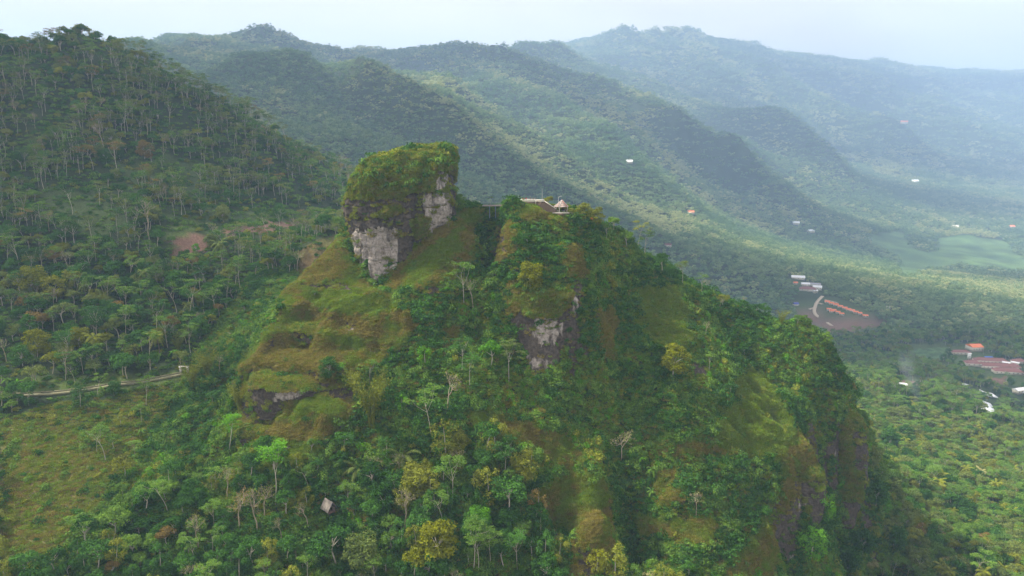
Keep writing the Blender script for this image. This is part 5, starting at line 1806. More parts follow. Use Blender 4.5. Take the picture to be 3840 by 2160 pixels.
# ------------------------------------------------------------------ the valley: camp, village, fields
def house(px, py, L, Wd, H, rz, roofm, label, cat='house', group=None, hip=False, wallm=CREAM, roofh=None, name='house', windows=3, sink=1.0, near=None):
    g = pix_ground(px, py, 500) if near is None else near
    z = ground(np.array([g[0]]), np.array([g[1]]))[0]
    o = empty(name, (g[0], g[1], z + CAMZ), rz)
    tag(o, label, cat, group)
    roofh = roofh or Wd * 0.32
    MB().box((0, 0, H / 2 - sink / 2), (L, Wd, H + sink)).build('wall', wallm, o)
    ov = 0.6
    a, b = L / 2 + ov, Wd / 2 + ov
    rx = a - (b if hip else 0.0)
    Vt = [(-a, -b, H), (a, -b, H), (a, b, H), (-a, b, H), (-rx, 0, H + roofh), (rx, 0, H + roofh)]
    m = MB().add(Vt, [(0, 1, 5, 4), (2, 3, 4, 5)])
    m.add(Vt, [(1, 2, 5), (3, 0, 4)])
    m.add(Vt[:4], [(0, 3, 2, 1)])
    rf = m.build('roof', roofm, o)
    MB().bar((-rx, 0, H + roofh + 0.08), (rx, 0, H + roofh + 0.08), 0.35, 0.2).build('ridge', roofm if roofm in (MAROON,) else RIDGE if roofm is SHEET else TERRA, rf)
    wm = MB().box((0, 0, 0), (1.1, 0.12, 1.2)).mesh('window', (GLASS,))
    for k in range(windows):
        link('window', wm, o, (-L / 2 + (k + 0.5) * L / windows, -Wd / 2 - 0.05, H * 0.55))
    MB().box((L * 0.5 - 1.2, -Wd / 2 - 0.06, 1.05), (0.95, 0.1, 2.1)).build('door', WOODP, o)
    n = int(max(L, Wd) / 6) + 1
    KEEP.append((g[0], g[1], max(L, Wd) / 2 + 4))
    dx = g[0] / g[1]
    for f in range(1, 4):
        KEEP.append((g[0] - dx * f * 8, g[1] - f * 8, max(L, Wd) / 2 + 1))
    return o


CX, CY = 2900, 1000
cs = 500 / 2576                                   # the enlargement of the camp used for reading positions


def cpx(x, y):
    return CX + x * cs, CY + y * cs


n_up = [(1040, 695), (1120, 725), (1205, 750), (1290, 785), (1375, 815), (1450, 845), (1520, 865), (1590, 895), (1668, 918), (1775, 965)]
where = ['at the left end of the upper row', 'second from the left in the upper row', 'third from the left in the upper row', 'fourth from the left in the upper row', 'fifth from the left in the upper row', 'sixth from the left in the upper row',
         'seventh from the left in the upper row', 'eighth from the left in the upper row', 'ninth and smallest of the joined upper row', 'standing apart right of the upper row']
GC = 'orange roofed cabins at the camp'
for (x, y), w in zip(n_up, where):
    p = cpx(x, y)
    house(*p, 8.5 if w[0] != 'n' else 6.5, 8.0, 2.6, -0.28, ORANGE, 'orange roofed cabin ' + w + ' by the dirt track', 'cabin', GC, hip=False, windows=2, name='cabin', roofh=1.7)
n_lo = [(1075, 840, 'at the left end of the short lower row'), (1125, 880, 'in front of the left end of the short lower row'), (1165, 860, 'in the middle of the short lower row'), (1245, 895, 'second from the right in the short lower row'), (1318, 928, 'at the right end of the short lower row')]
for x, y, w in n_lo:
    house(*cpx(x, y), 7.5, 6.5, 2.6, -0.28, ORANGE, 'orange roofed cabin ' + w, 'cabin', GC, windows=2, name='cabin', roofh=1.6)
house(*cpx(475, 240), 27, 12, 4.5, -0.25, SHEET, 'long white roofed shed above the camp track', 'shed', name='shed')
house(*cpx(618, 370), 16, 9, 4.5, -0.2, SHEET, 'bright white roofed hall between the white shed and the maroon roof', 'hall', name='hall')
house(*cpx(780, 370), 26, 8, 4.0, -0.3, GREYR, 'long grey roofed building behind the maroon roofed one', 'building', name='building')
house(*cpx(660, 460), 32, 14, 4.0, -0.3, MAROON, 'wide maroon roofed building at the top of the dirt track', 'building', hip=True, name='building')
house(*cpx(845, 440), 17, 10, 5.5, -0.35, SHEET, 'white roofed building at the right end of the hamlet above the camp', 'building', name='building')
house(*cpx(810, 500), 10, 5, 4.0, 0.5, SHEET, 'small white lean-to roof in front of the hamlet', 'shed', name='shed')
house(*cpx(425, 335), 8, 7, 3.0, 0, ORANGE, 'small faded orange roofed house left of the hamlet', 'house')
house(*cpx(432, 745), 9, 8, 3.0, 0.3, BLUED, 'small dark blue roofed kiosk left of the camp', 'kiosk', name='kiosk', roofh=3.0)
house(*cpx(2210, 805), 9, 6, 3.0, 0.1, CREAM, 'lone pale roofed house in the woods right of the camp', 'house')
drape('dirt_track', [cpx(*p) for p in [(950, 570), (880, 640), (825, 710), (800, 800), (780, 870), (830, 950), (930, 1010), (1040, 1070), (1130, 1145)]], 6.0, PATH, 0.5, step=6)
drape('dirt_track', [cpx(*p) for p in [(820, 795), (750, 800), (690, 825)]], 4.0, PATH, 0.5, step=6)
drape('dirt_track', [cpx(*p) for p in [(850, 705), (910, 715), (950, 730)]], 4.0, PATH, 0.6, step=6)
drape('dirt_track', [cpx(*p) for p in [(1000, 640), (1110, 665), (1240, 700)]], 3.5, PATH, 0.5, step=6)

vs = 500 / 2013


def vpx(x, y):
    return 3340 + x * vs, 1240 + y * vs


house(*vpx(1258, 290), 17, 17, 6.5, 0.06, ORANGE, 'big hall with a bright orange roof above the maroon roofed school', 'hall', name='hall', roofh=3.4, windows=4)
house(*vpx(1045, 350), 26, 9, 3.6, -0.08, MAROON, 'maroon roofed building on the left of the orange roofed hall', 'building', hip=True, name='building', windows=5)
house(*vpx(1228, 515), 20, 12, 3.6, -0.12, MAROON, 'maroon roofed wing at the lower left of the school', 'building', hip=True, name='building')
house(*vpx(1500, 480), 44, 11, 3.8, -0.16, MAROON, 'longest maroon roofed school wing, at the back', 'school', hip=True, name='school', windows=9)
house(*vpx(1560, 560), 46, 12, 3.8, -0.18, MAROON, 'long maroon roofed school wing in front of the longest one', 'school', hip=True, name='school', windows=9)
house(*vpx(1760, 640), 36, 13, 3.8, -0.2, MAROON, 'lowest maroon roofed school wing towards the right', 'school', hip=True, name='school', windows=7)
house(*vpx(1850, 580), 13, 13, 4.5, 0.2, MAROON, 'maroon pyramid roofed house beside the school wings', 'house', hip=True, roofh=4.5)
house(*vpx(1920, 490), 17, 10, 3.8, 0.1, MAROON, 'maroon roofed house at the right edge behind the school', 'house', hip=True)
house(*vpx(1180, 430), 3.5, 3.5, 9.0, 0.0, WHITE, 'white water tower beside the orange roofed hall', 'tower', name='tower', windows=1, wallm=WHITE, roofh=0.6)
house(*vpx(1740, 515), 9, 4, 3.5, -0.6, SHEET, 'small white roof behind the school wings', 'shed', name='shed', windows=1)
house(*vpx(1875, 525), 9, 4, 4.5, -0.7, SHEET, 'small white roof beside the maroon pyramid roof', 'shed', name='shed', windows=1)
house(*vpx(168, 850), 8, 5, 3.0, -0.2, SHEET, 'small white roofed shed beside the bare tan field', 'shed', name='shed', windows=1)
house(*vpx(1940, 930), 15, 8, 4.0, 0.3, SHEET, 'white roofed house by the right edge of the photo, below the school', 'house')
tg = pix_ground(*vpx(1485, 425), 500)
tarp = empty('blue_shelter', (tg[0], tg[1], tg[2] + CAMZ))
tag(tarp, 'long bright blue shelter on the yard behind the school', 'shelter')
MB().add([(-6, -2.5, 2.4), (6, -2.5, 2.2), (6, 2.5, 3.0), (-6, 2.5, 3.2), (-6, -2.5, 2.2), (6, -2.5, 2.0), (6, 2.5, 2.8), (-6, 2.5, 3.0)], [(0, 1, 2, 3), (7, 6, 5, 4), (0, 4, 5, 1), (1, 5, 6, 2), (2, 6, 7, 3), (3, 7, 4, 0)]).build('tarpaulin', BLUE, tarp)
for sx in (-5.6, 0, 5.6):
    for sy in (-2.3, 2.3):
        MB().bar((sx, sy, 0), (sx, sy, 2.4 + 0.1 * sy), 0.15).build('post', STEEL, tarp)
KEEP.append((tg[0], tg[1], 9))
# pale plastic sheeting over nursery beds: draped strips that bulge
for pix, wd, lb in (([vpx(1325, 930), vpx(1400, 960), vpx(1480, 1000), vpx(1570, 1005)], 9, 'white sheeting over a nursery bed below the school'),
                    ([vpx(1330, 1085), vpx(1400, 1090), vpx(1450, 1150), vpx(1480, 1220), vpx(1460, 1290)], 13, 'curved white sheeting over a nursery bed, lowest in the valley'),
                    ([vpx(1070, 810), vpx(1110, 820), vpx(1180, 838)], 3.5, 'thin white strip of sheeting left of the nursery bed'),
                    ([vpx(1870, 890), vpx(1920, 930), vpx(1990, 925)], 9, 'white sheeting at the right edge of the valley')):
    o_, c_, s2 = drape('plastic_sheeting', pix, wd, SHEET, 1.6, kind=None, label=lb, step=4)
    tag(o_, lb, 'sheeting')
    pass
# single far houses on the mountain
for px_, py_, c_, lb in ((2360, 612, SHEET, 'tiny white roofed house alone on the wooded mountain flank'), (2985, 842, SHEET, 'cluster-edge white roofed house in the far valley woods'), (3040, 872, SHEET, 'low white roofed house just right of the far white one'),
                         (2505, 925, MAROON, 'dark red roofed farmhouse just right of the hill in the far woods'), (2590, 802, ORANGE, 'small orange roofed house high in the far woods'), (2730, 1148, SHEET, 'pale roofed house peeping out behind the hill crest'),
                         (2760, 1152, SHEET, 'second pale roofed house behind the hill crest, nearer to the lone round tree'), (3790, 856, ORANGE, 'orange roofed house beyond the rice fields at the right edge'), (3580, 856, CREAM, 'pale house beyond the middle of the rice fields'),
                         (3430, 686, SHEET, 'small white roofed house in the sunlit far woods'), (3390, 465, ORANGE, 'tiny orange roofed house high on the far mountain')):
    gg = pix_ground(px_, py_, 600)
    s_ = max(1.0, gg[1] / 1500)
    house(px_, py_, 13 * s_, 9 * s_, 4 * s_, random.uniform(-.4, .4), c_, lb, 'house', windows=2)

# a wisp of smoke rising from a garden fire
sg_ = pix_ground(3432, 1545, 500)
sm = []
z = np.linspace(0, 1, 14)
mbS = MB()
P = np.stack([-14 * z ** 1.4 + 2.5 * np.sin(z * 7), 4 * z, 62 * z], 1)
mbS.tube(P, 1.5 + 7 * z ** 0.8 * (1 + 0.2 * np.sin(z * 19)), 12)
ms, nt, N, L, out = new_mat('blue_smoke')
pv = N.new('ShaderNodeVolumePrincipled')
pv.inputs['Color'].default_value = (0.75, 0.82, 0.95, 1)
pv.inputs['Density'].default_value = 0.008
L.new(pv.outputs[0], out.inputs['Volume'])
so = mbS.build('smoke', ms, None, smooth=True)
so.location = (sg_[0], sg_[1], sg_[2] + CAMZ)
tag(so, 'thin blue wisp of smoke rising from the valley woods', None, None, 'stuff')

# ------------------------------------------------------------------ trees
KEEPA = np.array(KEEP)
T_P, T_K, T_V, T_C, T_S, T_H = [], [], [], [], [], []     # near trees: position, kind, variant, colour, scale, height


def clear_of_keep(x, y):
    ok = np.ones(len(x), bool)
    for kx, ky, kr in KEEPA:
        ok &= (x - kx) ** 2 + (y - ky) ** 2 > kr * kr
    return ok


NV = {k: len(v) for k, v in KIND.items()}
BASEH = {'tuft': 18, 'sengon': 18, 'broad': 11, 'dense': 12, 'clove': 10, 'bare': 12, 'palm': 9.5, 'lowpalm': 4.5, 'banana': 4, 'bamboo': 13}
FIX = [   # photo x, y of the foot, kind, variant, colour, height, label
    (1990, 1092, 'dense', 0, 'yellow', 13.5, 'bushy bright yellow-green tree in the middle of the central bluff'),
    (2525, 1410, 'dense', 1, 'yellow', 15.5, 'round yellow-green tree left of the bright grass terraces'),
    (1842, 1378, 'broad', 1, 'bright', 13, 'small bright green tree with a thin trunk left of the cliff nose'),
    (1596, 1372, 'clove', 0, 'bright', 8, 'small bright green tree on the slope below the terraces of grass'),
    (1508, 1545, 'clove', 1, 'bright', 7, 'slim bright green sapling right of the bamboo clump'),
    (1742, 1150, 'sengon', 0, 'mid', 20, 'tall pale-trunked tree with flat crown below the summit rock'),
    (1775, 1160, 'bare', 0, 'mid', 14, 'thin half-bare tree right beside the tall pale-trunked one'),
    (1906, 1432, 'sengon', 1, 'grey', 17, 'tall thin pale trunk standing just left of the cliff nose'),
    (1678, 1545, 'bare', 1, 'olive', 17, 'pale leafless fan-shaped tree in the middle of the green slope'),
    (1618, 1632, 'sengon', 2, 'mid', 21, 'tall light green tree with long pale trunk above the big palm'),
    (1735, 1400, 'sengon', 3, 'deep', 15, 'slim dark tree with reddish trunk in the gully below the bridge'),
    (1763, 1458, 'sengon', 1, 'deep', 15, 'slim dark tree with white lower trunk right of the reddish trunk one'),
    (860, 1698, 'tuft', 1, 'bright', 18, 'bright green tree with a leaning pale trunk left of the lower cliff'),
    (1035, 1892, 'tuft', 0, 'bright', 24, 'very tall leaning tree with green tuft below the left cliff foot'),
    (965, 1990, 'bare', 0, 'olive', 17, 'pale leafless tree leaning left at the lower left'),
    (900, 1985, 'bare', 1, 'rust', 16, 'brownish half-bare tree with white trunk at the lower left'),
    (1520, 1990, 'bare', 0, 'dry', 15, 'wide pale dead crown among olive trees near the bottom'),
    (1800, 1995, 'dense', 0, 'bright', 11, 'brightest green round tree near the bottom centre'),
    (1640, 2110, 'dense', 1, 'yellow', 17, 'big golden-green tree near the bottom centre'),
    (1560, 2170, 'broad', 2, 'yellow', 13, 'golden-green tree at the bottom edge left of the bigger one'),
    (1905, 1925, 'broad', 0, 'deep', 17, 'dark layered tree right of the brightest green tree'),
    (1360, 2150, 'dense', 0, 'grey', 16, 'round grey-green tree with white trunk at the bottom edge'),
    (1255, 2120, 'broad', 3, 'deep', 17, 'dark green tree with pale trunk just below the thatched hut'),
    (1940, 2140, 'sengon', 3, 'deep', 15, 'dark flat-topped tree with forked white trunk at the bottom'),
    (430, 2025, 'broad', 1, 'mid', 14, 'light green spreading tree with forked trunk at lower left'),
    (470, 1790, 'broad', 3, 'olive', 11, 'small olive tree with white trunk on the lower left slope'),
    (2330, 1728, 'bare', 1, 'dry', 15, 'leaning white dead tree in the groove of the main face'),
    (2610, 1935, 'bare', 0, 'dry', 10, 'small white dead tree on the lower right face'),
    (2785, 1180, 'dense', 1, 'deep', 8.5, 'lone round dark tree standing against the valley on the crest'),
    (2835, 1178, 'broad', 0, 'deep', 7, 'smaller thin tree just right of the lone round dark tree'),
    (2390, 940, 'sengon', 2, 'olive', 15, 'slender flat-topped tree on the right shoulder behind the pillars'),
    (2190, 835, 'dense', 1, 'olive', 10, 'olive bushy tree right of the pavilion by the white wall'),
    (2240, 850, 'dense', 0, 'olive', 10, 'olive bushy tree behind the orange nest seat'),
    (2300, 870, 'broad', 1, 'mid', 9, 'green tree on the crest right of the olive bushy trees'),
    (2145, 815, 'broad', 2, 'olive', 5, 'small olive tree close against the pavilion'),
    (2055, 775, 'broad', 3, 'olive', 6, 'small brownish tree behind the right end of the platform'),
    (1905, 778, 'broad', 0, 'mid', 5, 'small feathery light green tree at the left end of the platform'),
    (1722, 790, 'dense', 0, 'mid', 8, 'round green bush tree touching the right side of the summit rock'),
    (1897, 808, 'dense', 1, 'mid', 3.8, 'round bright bush between the footbridge and the platform'),
    (2420, 975, 'sengon', 1, 'mid', 15, 'feathery flat-topped tree right behind the rock pillar'), (2350, 930, 'broad', 1, 'mid', 10, 'leafy tree leaning out over the right shoulder'), (2480, 1020, 'broad', 2, 'deep', 11, 'dark leafy tree on the right shoulder below the pillar'),
    (2560, 1070, 'sengon', 3, 'grey', 13, 'thin feathery tree on the middle of the right crest'), (2630, 1110, 'sengon', 0, 'mid', 12, 'feathery tree on the right crest before the lone round tree'), (2710, 1150, 'broad', 0, 'olive', 8, 'olive shrubby tree on the right crest near the lone round tree'),
    (2930, 1220, 'bamboo', 0, 'olive', 9, 'wispy bamboo on the saddle left of the knob'), (2990, 1215, 'broad', 1, 'mid', 6, 'leafy tree crowning the right knob'),
    (3100, 1290, 'dense', 0, 'mid', 7, 'leafy green tree on the top of the right knob'),
    (100, 800, 'dense', 0, 'bright', 9, 'small bright green tree alone on the left hill clearing'),
    (735, 945, 'dense', 1, 'bright', 6, 'small bright green bush tree beside the red soil patch'),
    (130, 1120, 'dense', 0, 'yellow', 19, 'big golden tree at the left edge'), (210, 1130, 'dense', 1, 'yellow', 15, 'smaller golden tree right of the big golden one'),
    (140, 1340, 'dense', 1, 'yellow', 15, 'yellow-green tree at the left edge above the footpath'), (200, 1400, 'broad', 1, 'yellow', 12, 'yellow tree close above the footpath at the left edge'),
    (300, 1310, 'dense', 0, 'yellow', 12, 'golden-olive tree left of the palm above the footpath'), (400, 1315, 'broad', 2, 'yellow', 10, 'golden-olive tree right of the palm above the footpath'),
    (545, 600, 'dense', 1, 'rust', 15, 'rust-brown crown in the middle of the left hill'), (390, 560, 'bare', 1, 'rust', 20, 'reddish-brown half-bare tree on the left hill'), (440, 660, 'sengon', 0, 'rust', 24, 'tallest brownish tree standing out on the left hill'),
    (560, 900, 'bare', 0, 'mid', 25, 'very tall vine-wrapped bare trunk on the left hill clearing'), (790, 900, 'bare', 1, 'dry', 12, 'grey leafless tree beside the red soil patch'),
    (3690, 2060, 'dense', 1, 'rust', 11, 'rust-orange tree in the lower right corner woods'), (3635, 2150, 'dense', 0, 'bright', 11, 'bright green tree at the bottom edge of the right slope'),
    (3330, 1690, 'dense', 1, 'deep', 17, 'tall dark green tree just right of the cliffs'), (3400, 1960, 'dense', 0, 'deep', 16, 'broad dark tree below the right cliffs'),
    (3290, 1760, 'dense', 0, 'deep', 15, 'dark tree leaning against the knob cliff foot'), (3380, 1800, 'dense', 1, 'deep', 14, 'broad dark tree one crown right of the knob cliff foot'), (3280, 1900, 'dense', 1, 'deep', 16, 'big dark tree in the dip below the knob cliff'), (3350, 2060, 'dense', 0, 'deep', 14, 'dark crown low in the dip between cliff and right slope'), (3230, 2080, 'dense', 1, 'deep', 15, 'dark tree at the foot of the lower right cliff'), (3460, 1900, 'dense', 0, 'deep', 12, 'dark round tree on the shaded edge of the right slope'), (3300, 1600, 'dense', 1, 'deep', 12, 'dark tree behind the knob where the valley begins'), (3180, 2140, 'dense', 0, 'deep', 14, 'dark bottom edge tree right of the lower cliff'),
    (3040, 2100, 'clove', 0, 'bright', 15, 'bright green creeper-covered tree at the foot of the right cliff'), (3080, 1960, 'clove', 1, 'bright', 13, 'bright green narrow tree right beside the lower right cliff'),
    (1500, 1730, 'lowpalm', 0, 'grey', 7.5, 'big grey-green feather palm below the middle of the slope'), (1350, 1775, 'lowpalm', 0, 'grey', 6.0, 'smaller grey-green feather palm left of the big one'),
    (390, 1130, 'lowpalm', 0, 'grey', 8, 'dark grey-green palm in the left woods'), (350, 1340, 'palm', 0, 'olive', 11, 'palm between golden trees above the footpath'), (600, 1330, 'palm', 1, 'olive', 11, 'palm above the right part of the footpath'),
    (835, 985, 'palm', 0, 'grey', 13, 'tall palm right of the red soil patch'), (940, 960, 'palm', 1, 'olive', 10, 'yellowish palm right of the tall one by the red soil'),
    (3270, 1465, 'palm', 0, 'olive', 11, 'palm against the valley just right of the knob'), (3610, 1800, 'palm', 1, 'olive', 11, 'left palm of the pair on the sunlit right slope'), (3672, 1815, 'palm', 0, 'dry', 11, 'right palm of the pair on the sunlit right slope'),
    (1395, 1600, 'bamboo', 0, 'olive', 24, 'big feathery bamboo clump spreading over the left grassy dome'), (1330, 1480, 'bamboo', 1, 'olive', 12, 'lower bamboo clump leaning left of the big one'),
    (780, 1420, 'bamboo', 1, 'olive', 16, 'olive bamboo clump at the right end of the footpath'), (720, 1460, 'bamboo', 0, 'olive', 14, 'bamboo clump just below the gateway'), (900, 1540, 'bamboo', 0, 'olive', 13, 'bamboo clump at the foot of the left dome'),
    (2445, 1782, 'banana', 0, 'mid', 5, 'upper banana plant on the main face'), (2442, 1862, 'banana', 1, 'mid', 4.5, 'lower banana plant on the main face'), (2405, 1735, 'banana', 0, 'bright', 4, 'small banana plant left of the groove on the main face'),
    (650, 1340, 'banana', 0, 'bright', 5, 'bright banana plant beside the gateway'), (690, 975, 'banana', 1, 'bright', 4.5, 'banana plant growing on the red soil patch'), (600, 1350, 'banana', 1, 'mid', 5, 'banana plant above the footpath wall'),
    (30, 1450, 'banana', 0, 'mid', 6, 'banana plant at the left end of the footpath'), (65, 1455, 'banana', 1, 'bright', 5, 'second banana plant at the left end of the footpath'), (530, 1640, 'banana', 1, 'mid', 5, 'banana plant on the lower left slope'),
    (1150, 1590, 'broad', 0, 'deep', 4, 'small dark bush tree on the grassy ledge'), (1240, 1420, 'dense', 1, 'deep', 10, 'round dark tree on the left grassy dome'),
]
for px_, py_, k, v, c, h, lb in FIX:
    g = pix_ground(px_, py_)
    T_P.append((g[0], g[1], g[2] - 0.3))
    T_K.append(k)
    T_V.append(v)
    T_C.append(c)
    T_S.append(h / BASEH[k])
    T_H.append(h)
nfix = len(FIX)
fixxy = np.array(T_P)


def add_random(x, y, kinds, hscale, rng=RNG):
    """kinds: list of (kind, colour, weight, hmin, hmax)"""
    z = ground(x, y)
    w = np.array([k[2] for k in kinds], float)
    pick = rng.choice(len(kinds), len(x), p=w / w.sum())
    for i in range(len(x)):
        k, c, _, h0, h1 = kinds[pick[i]]
        h = (h0 + (h1 - h0) * rng.random()) * hscale[i]
        T_P.append((x[i], y[i], z[i] - 0.3))
        T_K.append(k)
        T_V.append(int(rng.integers(NV[k])))
        T_C.append(c)
        T_S.append(h / BASEH[k])
        T_H.append(h)


# woods of the left hill, lower left, lower middle, right slope, near valley
X, Y = jitter_grid(-620, 980, 120, 1180, 5.6)
Zt = ground(X, Y)
Pt_ = np.stack([X, Y, Zt], 1)
m = in_frame(Pt_, 200) & visible(Pt_ + np.array([0, 0, 12.0]), 3.0) & clear_of_keep(X, Y)
X, Y, Pt_ = X[m], Y[m], Pt_[m]
opn, Zn_ = zone_open(Pt_)
px, py = project(Pt_)
px, py = px / Q, py / Q
g1in = G1.has(X, Y, 2)
dens = np.ones(len(X))
# spacing grows with distance so the number of trees stays bounded
dens *= np.where(Y > 650, 0.6, np.where(Y > 450, 0.85, 1.0))
dens *= np.where(opn, np.where(Zn_['soil'] | Zn_['field'], 0.0, 0.22), 1)
onhill = g1in & (Y > np.where(X < 12, 250, 226)) & (Y < 400) & (X < 172)
dens *= np.where(onhill, 0.10, 1)
dens *= np.where(onhill & (Zn_['olive'] | Zn_['rock'] | Zn_['bright']), 0.08, 1)
dens *= np.where(Zn_['olive'] & ~onhill, 0.25, 1)
bare_spot = fbm(X / 30, Y / 30, None, 3)
dens *= np.where((bare_spot > 0.35) & (px < 850), 0.35, 1)
dens *= np.where((px < 900) & (Y > 300), np.clip(0.8 + 0.9 * fbm(X / 22, Y / 22, None, 3), 0.15, 1.2), 1)
dens *= np.where((px > 435) & (px < 790) & (py > 555) & (py < 655) & (Y > 330) & (Y < 700), 0.3, 1)
keep = RNG.random(len(X)) < dens
keep &= ~((X > -3) & (X < 28) & (Y > 313) & (Y < 335))
for fx, fy, _ in fixxy:
    keep &= (X - fx) ** 2 + (Y - fy) ** 2 > 4.2 ** 2
X, Y, px, py, onhill = X[keep], Y[keep], px[keep], py[keep], onhill[keep]
left_hill = (px < 900) & (Y > 300) & ~onhill
left_up = left_hill & (Y > 410)
left_mid = left_hill & ~left_up
low_left = (px < 900) & ~left_hill & ~onhill
right = (X > 120) & ~onhill & (px > 1900)
lowc = ~left_hill & ~low_left & ~right & ~onhill
ty = fbm(X / 45, Y / 45, None, 3)
one = np.ones(len(X)) * (0.85 + 0.3 * RNG.random(len(X)))


def sel(mask):
    return X[mask], Y[mask]


lu2 = left_up & (fbm(X / 38 + 7, Y / 38, None, 3) > 0.22)
left_up = left_up & ~lu2
add_random(*sel(lu2), [('broad', 'olive', 1.0, 8, 14), ('dense', 'grey', 2.5, 8, 13), ('bamboo', 'olive', 0.6, 9, 13), ('broad', 'deep', 4, 7, 13), ('dense', 'deep', 2, 8, 13), ('sengon', 'rust', 0.6, 12, 19), ('broad', 'mid', 1.5, 6, 11)], one[lu2])
add_random(*sel(left_up), [('sengon', 'grey', 5, 11, 19), ('sengon', 'mid', 4, 11, 20), ('sengon', 'deep', 2, 11, 18), ('broad', 'deep', 2.2, 7, 12), ('broad', 'grey', 1.5, 7, 12), ('sengon', 'rust', 0.5, 12, 18), ('bare', 'rust', 0.8, 10, 16), ('broad', 'olive', 0.7, 8, 12), ('broad', 'mid', 1.2, 6, 11)], one[left_up])
add_random(*sel(left_mid), [('sengon', 'mid', 3, 11, 19), ('broad', 'deep', 4.5, 8, 14), ('dense', 'deep', 2.6, 8, 13), ('broad', 'grey', 2, 7, 13), ('sengon', 'deep', 1.5, 11, 18), ('broad', 'olive', 1.2, 8, 12), ('bare', 'mid', 0.5, 9, 15), ('broad', 'rust', 0.35, 8, 12), ('bamboo', 'olive', 0.25, 9, 12), ('palm', 'grey', 0.15, 8, 10)], one[left_mid])
add_random(*sel(low_left), [('broad', 'mid', 2, 5, 10), ('broad', 'deep', 3, 6, 12), ('clove', 'olive', 0.8, 6, 10), ('sengon', 'mid', 1.6, 9, 15), ('dense', 'deep', 1.5, 6, 10), ('bare', 'olive', 0.8, 8, 13), ('clove', 'deep', 1.0, 6, 10), ('banana', 'mid', 0.35, 4, 5), ('broad', 'rust', 0.3, 5, 9)], one[low_left])
add_random(*sel(lowc & (ty > -0.1)), [('clove', 'olive', 4.8, 9, 15), ('dense', 'olive', 1.8, 9, 14), ('clove', 'mid', 1.6, 9, 14), ('clove', 'rust', 1.0, 9, 13), ('broad', 'deep', 3, 8, 13), ('sengon', 'deep', 1.0, 12, 16), ('clove', 'dry', 0.8, 7, 11), ('clove', 'yellow', 1.2, 8, 11), ('bare', 'dry', 0.5, 8, 12), ('broad', 'mid', 1.4, 6, 10)], one[lowc & (ty > -0.1)])
add_random(*sel(lowc & (ty <= -0.1)), [('broad', 'deep', 5, 7, 12), ('clove', 'deep', 2, 8, 12), ('clove', 'olive', 1.2, 8, 12), ('sengon', 'mid', 1.2, 12, 17), ('dense', 'deep', 2, 7, 12), ('broad', 'mid', 2, 6, 9), ('bare', 'mid', 0.5, 8, 12)], one[lowc & (ty <= -0.1)])
rn, rf_ = right & (Y < 620), right & (Y >= 620)
add_random(*sel(rn), [('dense', 'grey', 3, 8, 14), ('dense', 'deep', 2.2, 8, 14), ('broad', 'mid', 3.0, 7, 13), ('broad', 'olive', 2.4, 7, 12), ('dense', 'mid', 2.2, 7, 12), ('broad', 'dry', 0.25, 6, 10), ('sengon', 'mid', 1.8, 10, 16), ('bamboo', 'olive', 0.5, 9, 13), ('broad', 'rust', 0.35, 6, 10), ('dense', 'bright', 0.35, 6, 9), ('bare', 'dry', 0.4, 8, 12), ('palm', 'olive', 0.5, 8, 11)], one[rn])  # share of olive and dry crowns also imitates sunlight on this slope
add_random(*sel(rf_), [('broad', 'mid', 4, 8, 14), ('sengon', 'mid', 2.6, 12, 18), ('dense', 'deep', 2.6, 8, 13), ('broad', 'grey', 3, 8, 13), ('broad', 'olive', 1.5, 7, 11), ('bamboo', 'olive', 0.7, 9, 13), ('palm', 'olive', 0.4, 8, 11)], one[rf_])
add_random(*sel(onhill), [('broad', 'deep', 4, 3.5, 8), ('broad', 'mid', 2.2, 3, 6), ('sengon', 'mid', 1.3, 7, 12), ('clove', 'olive', 0.9, 3, 6), ('bare', 'mid', 0.5, 5, 9), ('clove', 'bright', 0.35, 3, 5), ('banana', 'mid', 0.3, 3.5, 4.5)], one[onhill])
# trees along the skyline of the left hill
TP = np.array(T_P)
TH = np.array(T_H)
n_all = len(TP)
dist = np.linalg.norm(TP, axis=1)
size = TH / dist
tpx, tpy = project(TP + np.stack([np.zeros(n_all), np.zeros(n_all), TH * 0.6], 1))
seen = visible(TP + np.stack([np.zeros(n_all), np.zeros(n_all), TH * 0.75], 1), 0.3) & (tpx > 0) & (tpx < 3840) & (tpy > 0) & (tpy < 2160)
order = np.argsort(-(size + seen * 10 + (np.arange(n_all) < nfix) * 100))
N_IND = 290
ind = set(order[:N_IND].tolist())
print('trees', n_all, 'seen', int(seen.sum()))

NAMES = {'tuft': 'slender_tree', 'sengon': 'slender_tree', 'broad': 'broadleaf_tree', 'dense': 'dense_tree', 'clove': 'narrow_tree', 'bare': 'bare_tree', 'palm': 'palm_tree', 'lowpalm': 'palm_tree', 'banana': 'banana_plant', 'bamboo': 'bamboo_clump'}
CATS = {'palm': 'palm tree', 'lowpalm': 'palm tree', 'banana': 'banana plant', 'bamboo': 'bamboo'}
SHAPE = {'tuft': 'thin tufted tree', 'sengon': 'flat-crowned tree', 'broad': 'round-crowned tree', 'dense': 'dense bushy tree', 'clove': 'narrow upright tree', 'bare': 'half-bare tree', 'palm': 'palm', 'lowpalm': 'palm', 'banana': 'banana plant', 'bamboo': 'bamboo clump'}
CN = {'deep': 'dark green', 'mid': 'mid green', 'grey': 'grey-green', 'olive': 'olive', 'yellow': 'golden-green', 'bright': 'bright green', 'rust': 'rust-brown', 'dry': 'pale dry'}
